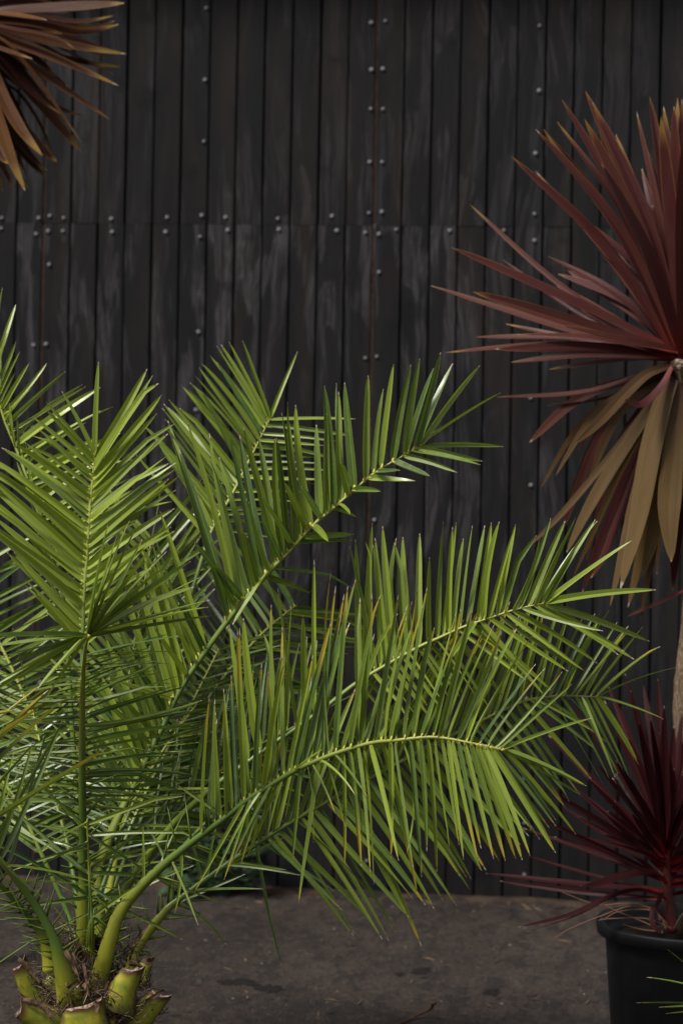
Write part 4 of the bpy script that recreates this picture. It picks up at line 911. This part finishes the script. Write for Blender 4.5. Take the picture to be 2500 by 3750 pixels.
# ------------------------------------------------------------------ small palm whose leaf tips reach in at the lower right
q = W(2950, 3900, 5.35); SPB = Vector((q.x, q.y, 0))
sp2 = empty('young_palm', SPB)
tag(sp2, 'young palm at the lower right edge, only its brown tipped leaflets in view', 'palm')
ALL.clear()
frond([(2990,4180,5.42), (2900,3950,5.4), (2760,3740,5.37), (2640,3640,5.35), (2590,3590,5.33)],
  [dict(k=[((2640,3630),(2435,3478),0), ((2660,3650),(2359,3578),0), ((2700,3690),(2320,3672),0), ((2690,3680),(2402,3688),0), ((2720,3700),(2426,3712),0), ((2760,3740),(2470,3790),0), ((2850,3870),(2560,3900),0)], fill=False, W=.0065, yel=(.70, .85), dry=(.80, .92), tint=.45),
   dict(k=[((2590,3590),(2560,3330),0), ((2660,3650),(2700,3350),0), ((2780,3760),(2850,3430),0), ((2900,3950),(3050,3600),0)], gap=.03, wr=.05)],
  (0, -.4, .9), r0=.008, tint=.4, root=sp2, spines=None)
mb = MB(); tube(mb, [Vector((SPB.x, SPB.y, z)) for z in (0, .05, .1, .16, .2)], lambda v: .06 - .02 * v, lambda v: .06 - .02 * v, Rt, 12)
mb.build('trunk', M['core'], sp2, SPB)
for sc, fo, mb, root in ALL: mb.build('leaflet', M['leaf'], fo, root.location)

# ------------------------------------------------------------------ weed at the foot of the wall
wp_ = hit_ground(835, 3245); wp_.y = -.12
weed = empty('weed', (wp_.x, wp_.y, 0))
tag(weed, 'dark green lobed weed growing at the foot of the wall behind the palm', 'weed')
def lobed(mb, p, dr, L_, up):
    w = dr.cross(up).normalized(); n = 9; pts = []
    for i in range(n):
        v = i / (n - 1)
        h = L_ * (.12 + .34 * math.sin(min(1, v * 1.15) * math.pi) * (1.0 if i % 2 else .45)) * (1 - .3 * v)
        pts.append((v, max(h, L_ * .02)))
    vv = []; ff = []
    for i, (v, h) in enumerate(pts):
        c = p + dr * (L_ * v) + Vector((0, 0, -L_ * .25 * v * v))
        vv += [c - w * h + up * h * .25 + dr * h * .4, c, c + w * h + up * h * .25 + dr * h * .4]
        if i: o = 3 * i; ff += [(o - 3, o - 2, o + 1, o), (o - 2, o - 1, o + 2, o + 1)]
    mb.add(vv, ff)
for i in range(60):
    an = R.uniform(0, 2 * math.pi); hh = R.uniform(.02, .34) * R.uniform(.5, 1); rr = R.uniform(.05, .21)
    b0 = Vector((wp_.x + R.uniform(-.03, .03), wp_.y, .0)); tipp = Vector((wp_.x + math.cos(an) * rr, wp_.y + math.sin(an) * rr * .45 - .02, hh))
    mb = MB()
    tube(mb, [b0, (b0 + tipp) / 2 + Vector((0, 0, .03)), tipp], lambda v: .0022, lambda v: .0022, Rt, 4, 0, False)
    dr = (tipp - b0); dr.z *= .2; dr = (dr.normalized() + Vector((0, 0, .2))).normalized()
    for k in range(2 if i % 3 else 3):
        d2 = (dr + Vector((R.gauss(0, .5), R.gauss(0, .3), R.gauss(0, .25)))).normalized()
        lobed(mb, tipp - dr * .02 * k, d2, R.uniform(.035, .07), Vector((R.gauss(0, .2), -.35, 1)).normalized())
    mb.build('leaf', M['weed'], weed, (wp_.x, wp_.y, 0))

# ------------------------------------------------------------------ ground litter
def dirt_patch(sx, sy, rx, ry, label, seed):
    c = hit_ground(sx, sy); mb = MB(); n = 72; vv = []; ff = []; rings = (1.0, .72, .4)
    for k, f in enumerate(rings):
        for j in range(n):
            a = 2 * math.pi * j / n
            cs, sn = math.cos(a), math.sin(a)
            r = f * (1 + .6 * noise.noise(Vector((cs * 1.6 + seed, sn * 1.6, 0))) + .4 * noise.noise(Vector((cs * 4.2 + seed, sn * 4.2, 3))) + .22 * noise.noise(Vector((cs * 11 + seed, sn * 11, 5))))
            z = (.0012, .003, .0045)[k] + .004 * noise.noise(Vector((j * .5, k * 3 + seed, 0))) * (k > 0) * .5
            vv.append((c.x + r * rx * math.cos(a), c.y + r * ry * math.sin(a), z))
        if k:
            o = k * n
            for j in range(n): ff.append((o - n + j, o - n + (j + 1) % n, o + (j + 1) % n, o + j))
    vv.append((c.x, c.y, .005)); o = (len(rings) - 1) * n
    for j in range(n): ff.append((o + j, o + (j + 1) % n, len(vv) - 1))
    mb.add(vv, ff); ob = mb.build('dirt_patch', M['dirt'], None, (c.x, c.y, 0)); tag(ob, label, 'dirt', 'dark dirt on the asphalt')
dirt_patch(*P('L',562,1105), .036, .05, 'dark smear of dirt on the asphalt below the hanging leaf tips', 3)
dirt_patch(*P('L',482,1118), .013, .025, 'small dark crumb of dirt left of the larger smear', 8)
dirt_patch(*P('L',838,1185), .026, .045, 'dark lump of dirt nearest the black pot', 14)
dirt_patch(870, 3598, .062, .05, 'long dark streak of dirt beside the palm base', 21)
dirt_patch(985, 3622, .05, .04, 'thin dark trail of dirt to the right of the long streak', 27)
pts = [hit_ground(*P('L',x,y), z) for x, y, z in ((430,1330,.004), (510,1293,.006), (560,1268,.012), (600,1250,.03), (612,1230,.05))]
mb = MB(); pa = [Vector(q) for q in catmull([tuple(p) for p in pts], 16)]
tube(mb, pa, lambda v: .0035 + .0015 * v, lambda v: .003, Rt, 6, 0, True)
e = pa[-1]
tube(mb, [e + Vector((-.006, 0, -.002)), e + Vector((0, 0, .003)), e + Vector((.010, 0, .002))], lambda v: .006 - .002 * v, lambda v: .004, Up, 6, 0, True)
tw = mb.build('dry_stalk', M['twig'], None, (pa[0].x, pa[0].y, 0)); tag(tw, 'curled brown dry stalk lying on the asphalt at the bottom edge', 'stalk')
gb = MB()
for i in range(1700):
    if i < 1100: c = hit_ground(R.uniform(-300, 2700), R.uniform(3262, 3900))
    else: c = Vector((R.uniform(-2.6, 2.2), -.05 - abs(R.gauss(0, .09)), 0))
    s = R.choice((.0012, .0016, .002, .0025, .003, .0042)) * R.uniform(.7, 1.3)
    if i < 14: s *= 2.0
    k = R.random() ** 4; g_ = .012 + .15 * k; tone = (g_ * R.uniform(1, 1.15), g_ * R.uniform(.88, 1), g_ * R.uniform(.78, .95))
    rot = R.uniform(0, 6.28); vv = []
    for dx, dy, dz in ((1, 0, 0), (.2, .8, 0), (-.9, .3, 0), (-.3, -.9, 0), (.5, .2, .8), (-.4, -.1, .7)):
        x, y = dx * R.uniform(.7, 1.3), dy * R.uniform(.7, 1.3)
        vv.append((c.x + s * (x * math.cos(rot) - y * math.sin(rot)) * 1.3, c.y + s * (x * math.sin(rot) + y * math.cos(rot)), dz * s * R.uniform(.6, 1.1) - .0004))
    gb.add(vv, [(0, 1, 4), (1, 2, 5), (1, 5, 4), (2, 3, 5), (3, 0, 4), (3, 4, 5)], None, [tone] * 6)
for i in range(170):
    c = Vector((R.uniform(-2.4, 2.0), -.05 - abs(R.gauss(0, .10)), .003)) if i < 120 else hit_ground(R.uniform(600, 2200), R.uniform(3300, 3740), .003)
    an = R.uniform(0, 3.14); L_ = R.uniform(.006, .035); w_ = R.uniform(.0015, .004); k = R.random() ** 2
    dx, dy = math.cos(an) * L_, math.sin(an) * L_
    tone = (.03 + .12 * k, .019 + .07 * k, .012 + .035 * k)
    gb.add([(c.x - dx, c.y - dy, .0015), (c.x + w_ * math.sin(an), c.y - w_ * math.cos(an), c.z + .003), (c.x + dx, c.y + dy, .002 + R.uniform(0, .008)), (c.x - w_ * math.sin(an), c.y + w_ * math.cos(an), c.z)], [(0, 1, 2, 3)], None, [tone] * 4)
grit = gb.build('grit', M['stone'], None, (0, 0, 0), smooth=False); tag(grit, 'loose grit, small stones and dry leaf bits scattered on the asphalt', 'grit', None, 'stuff')
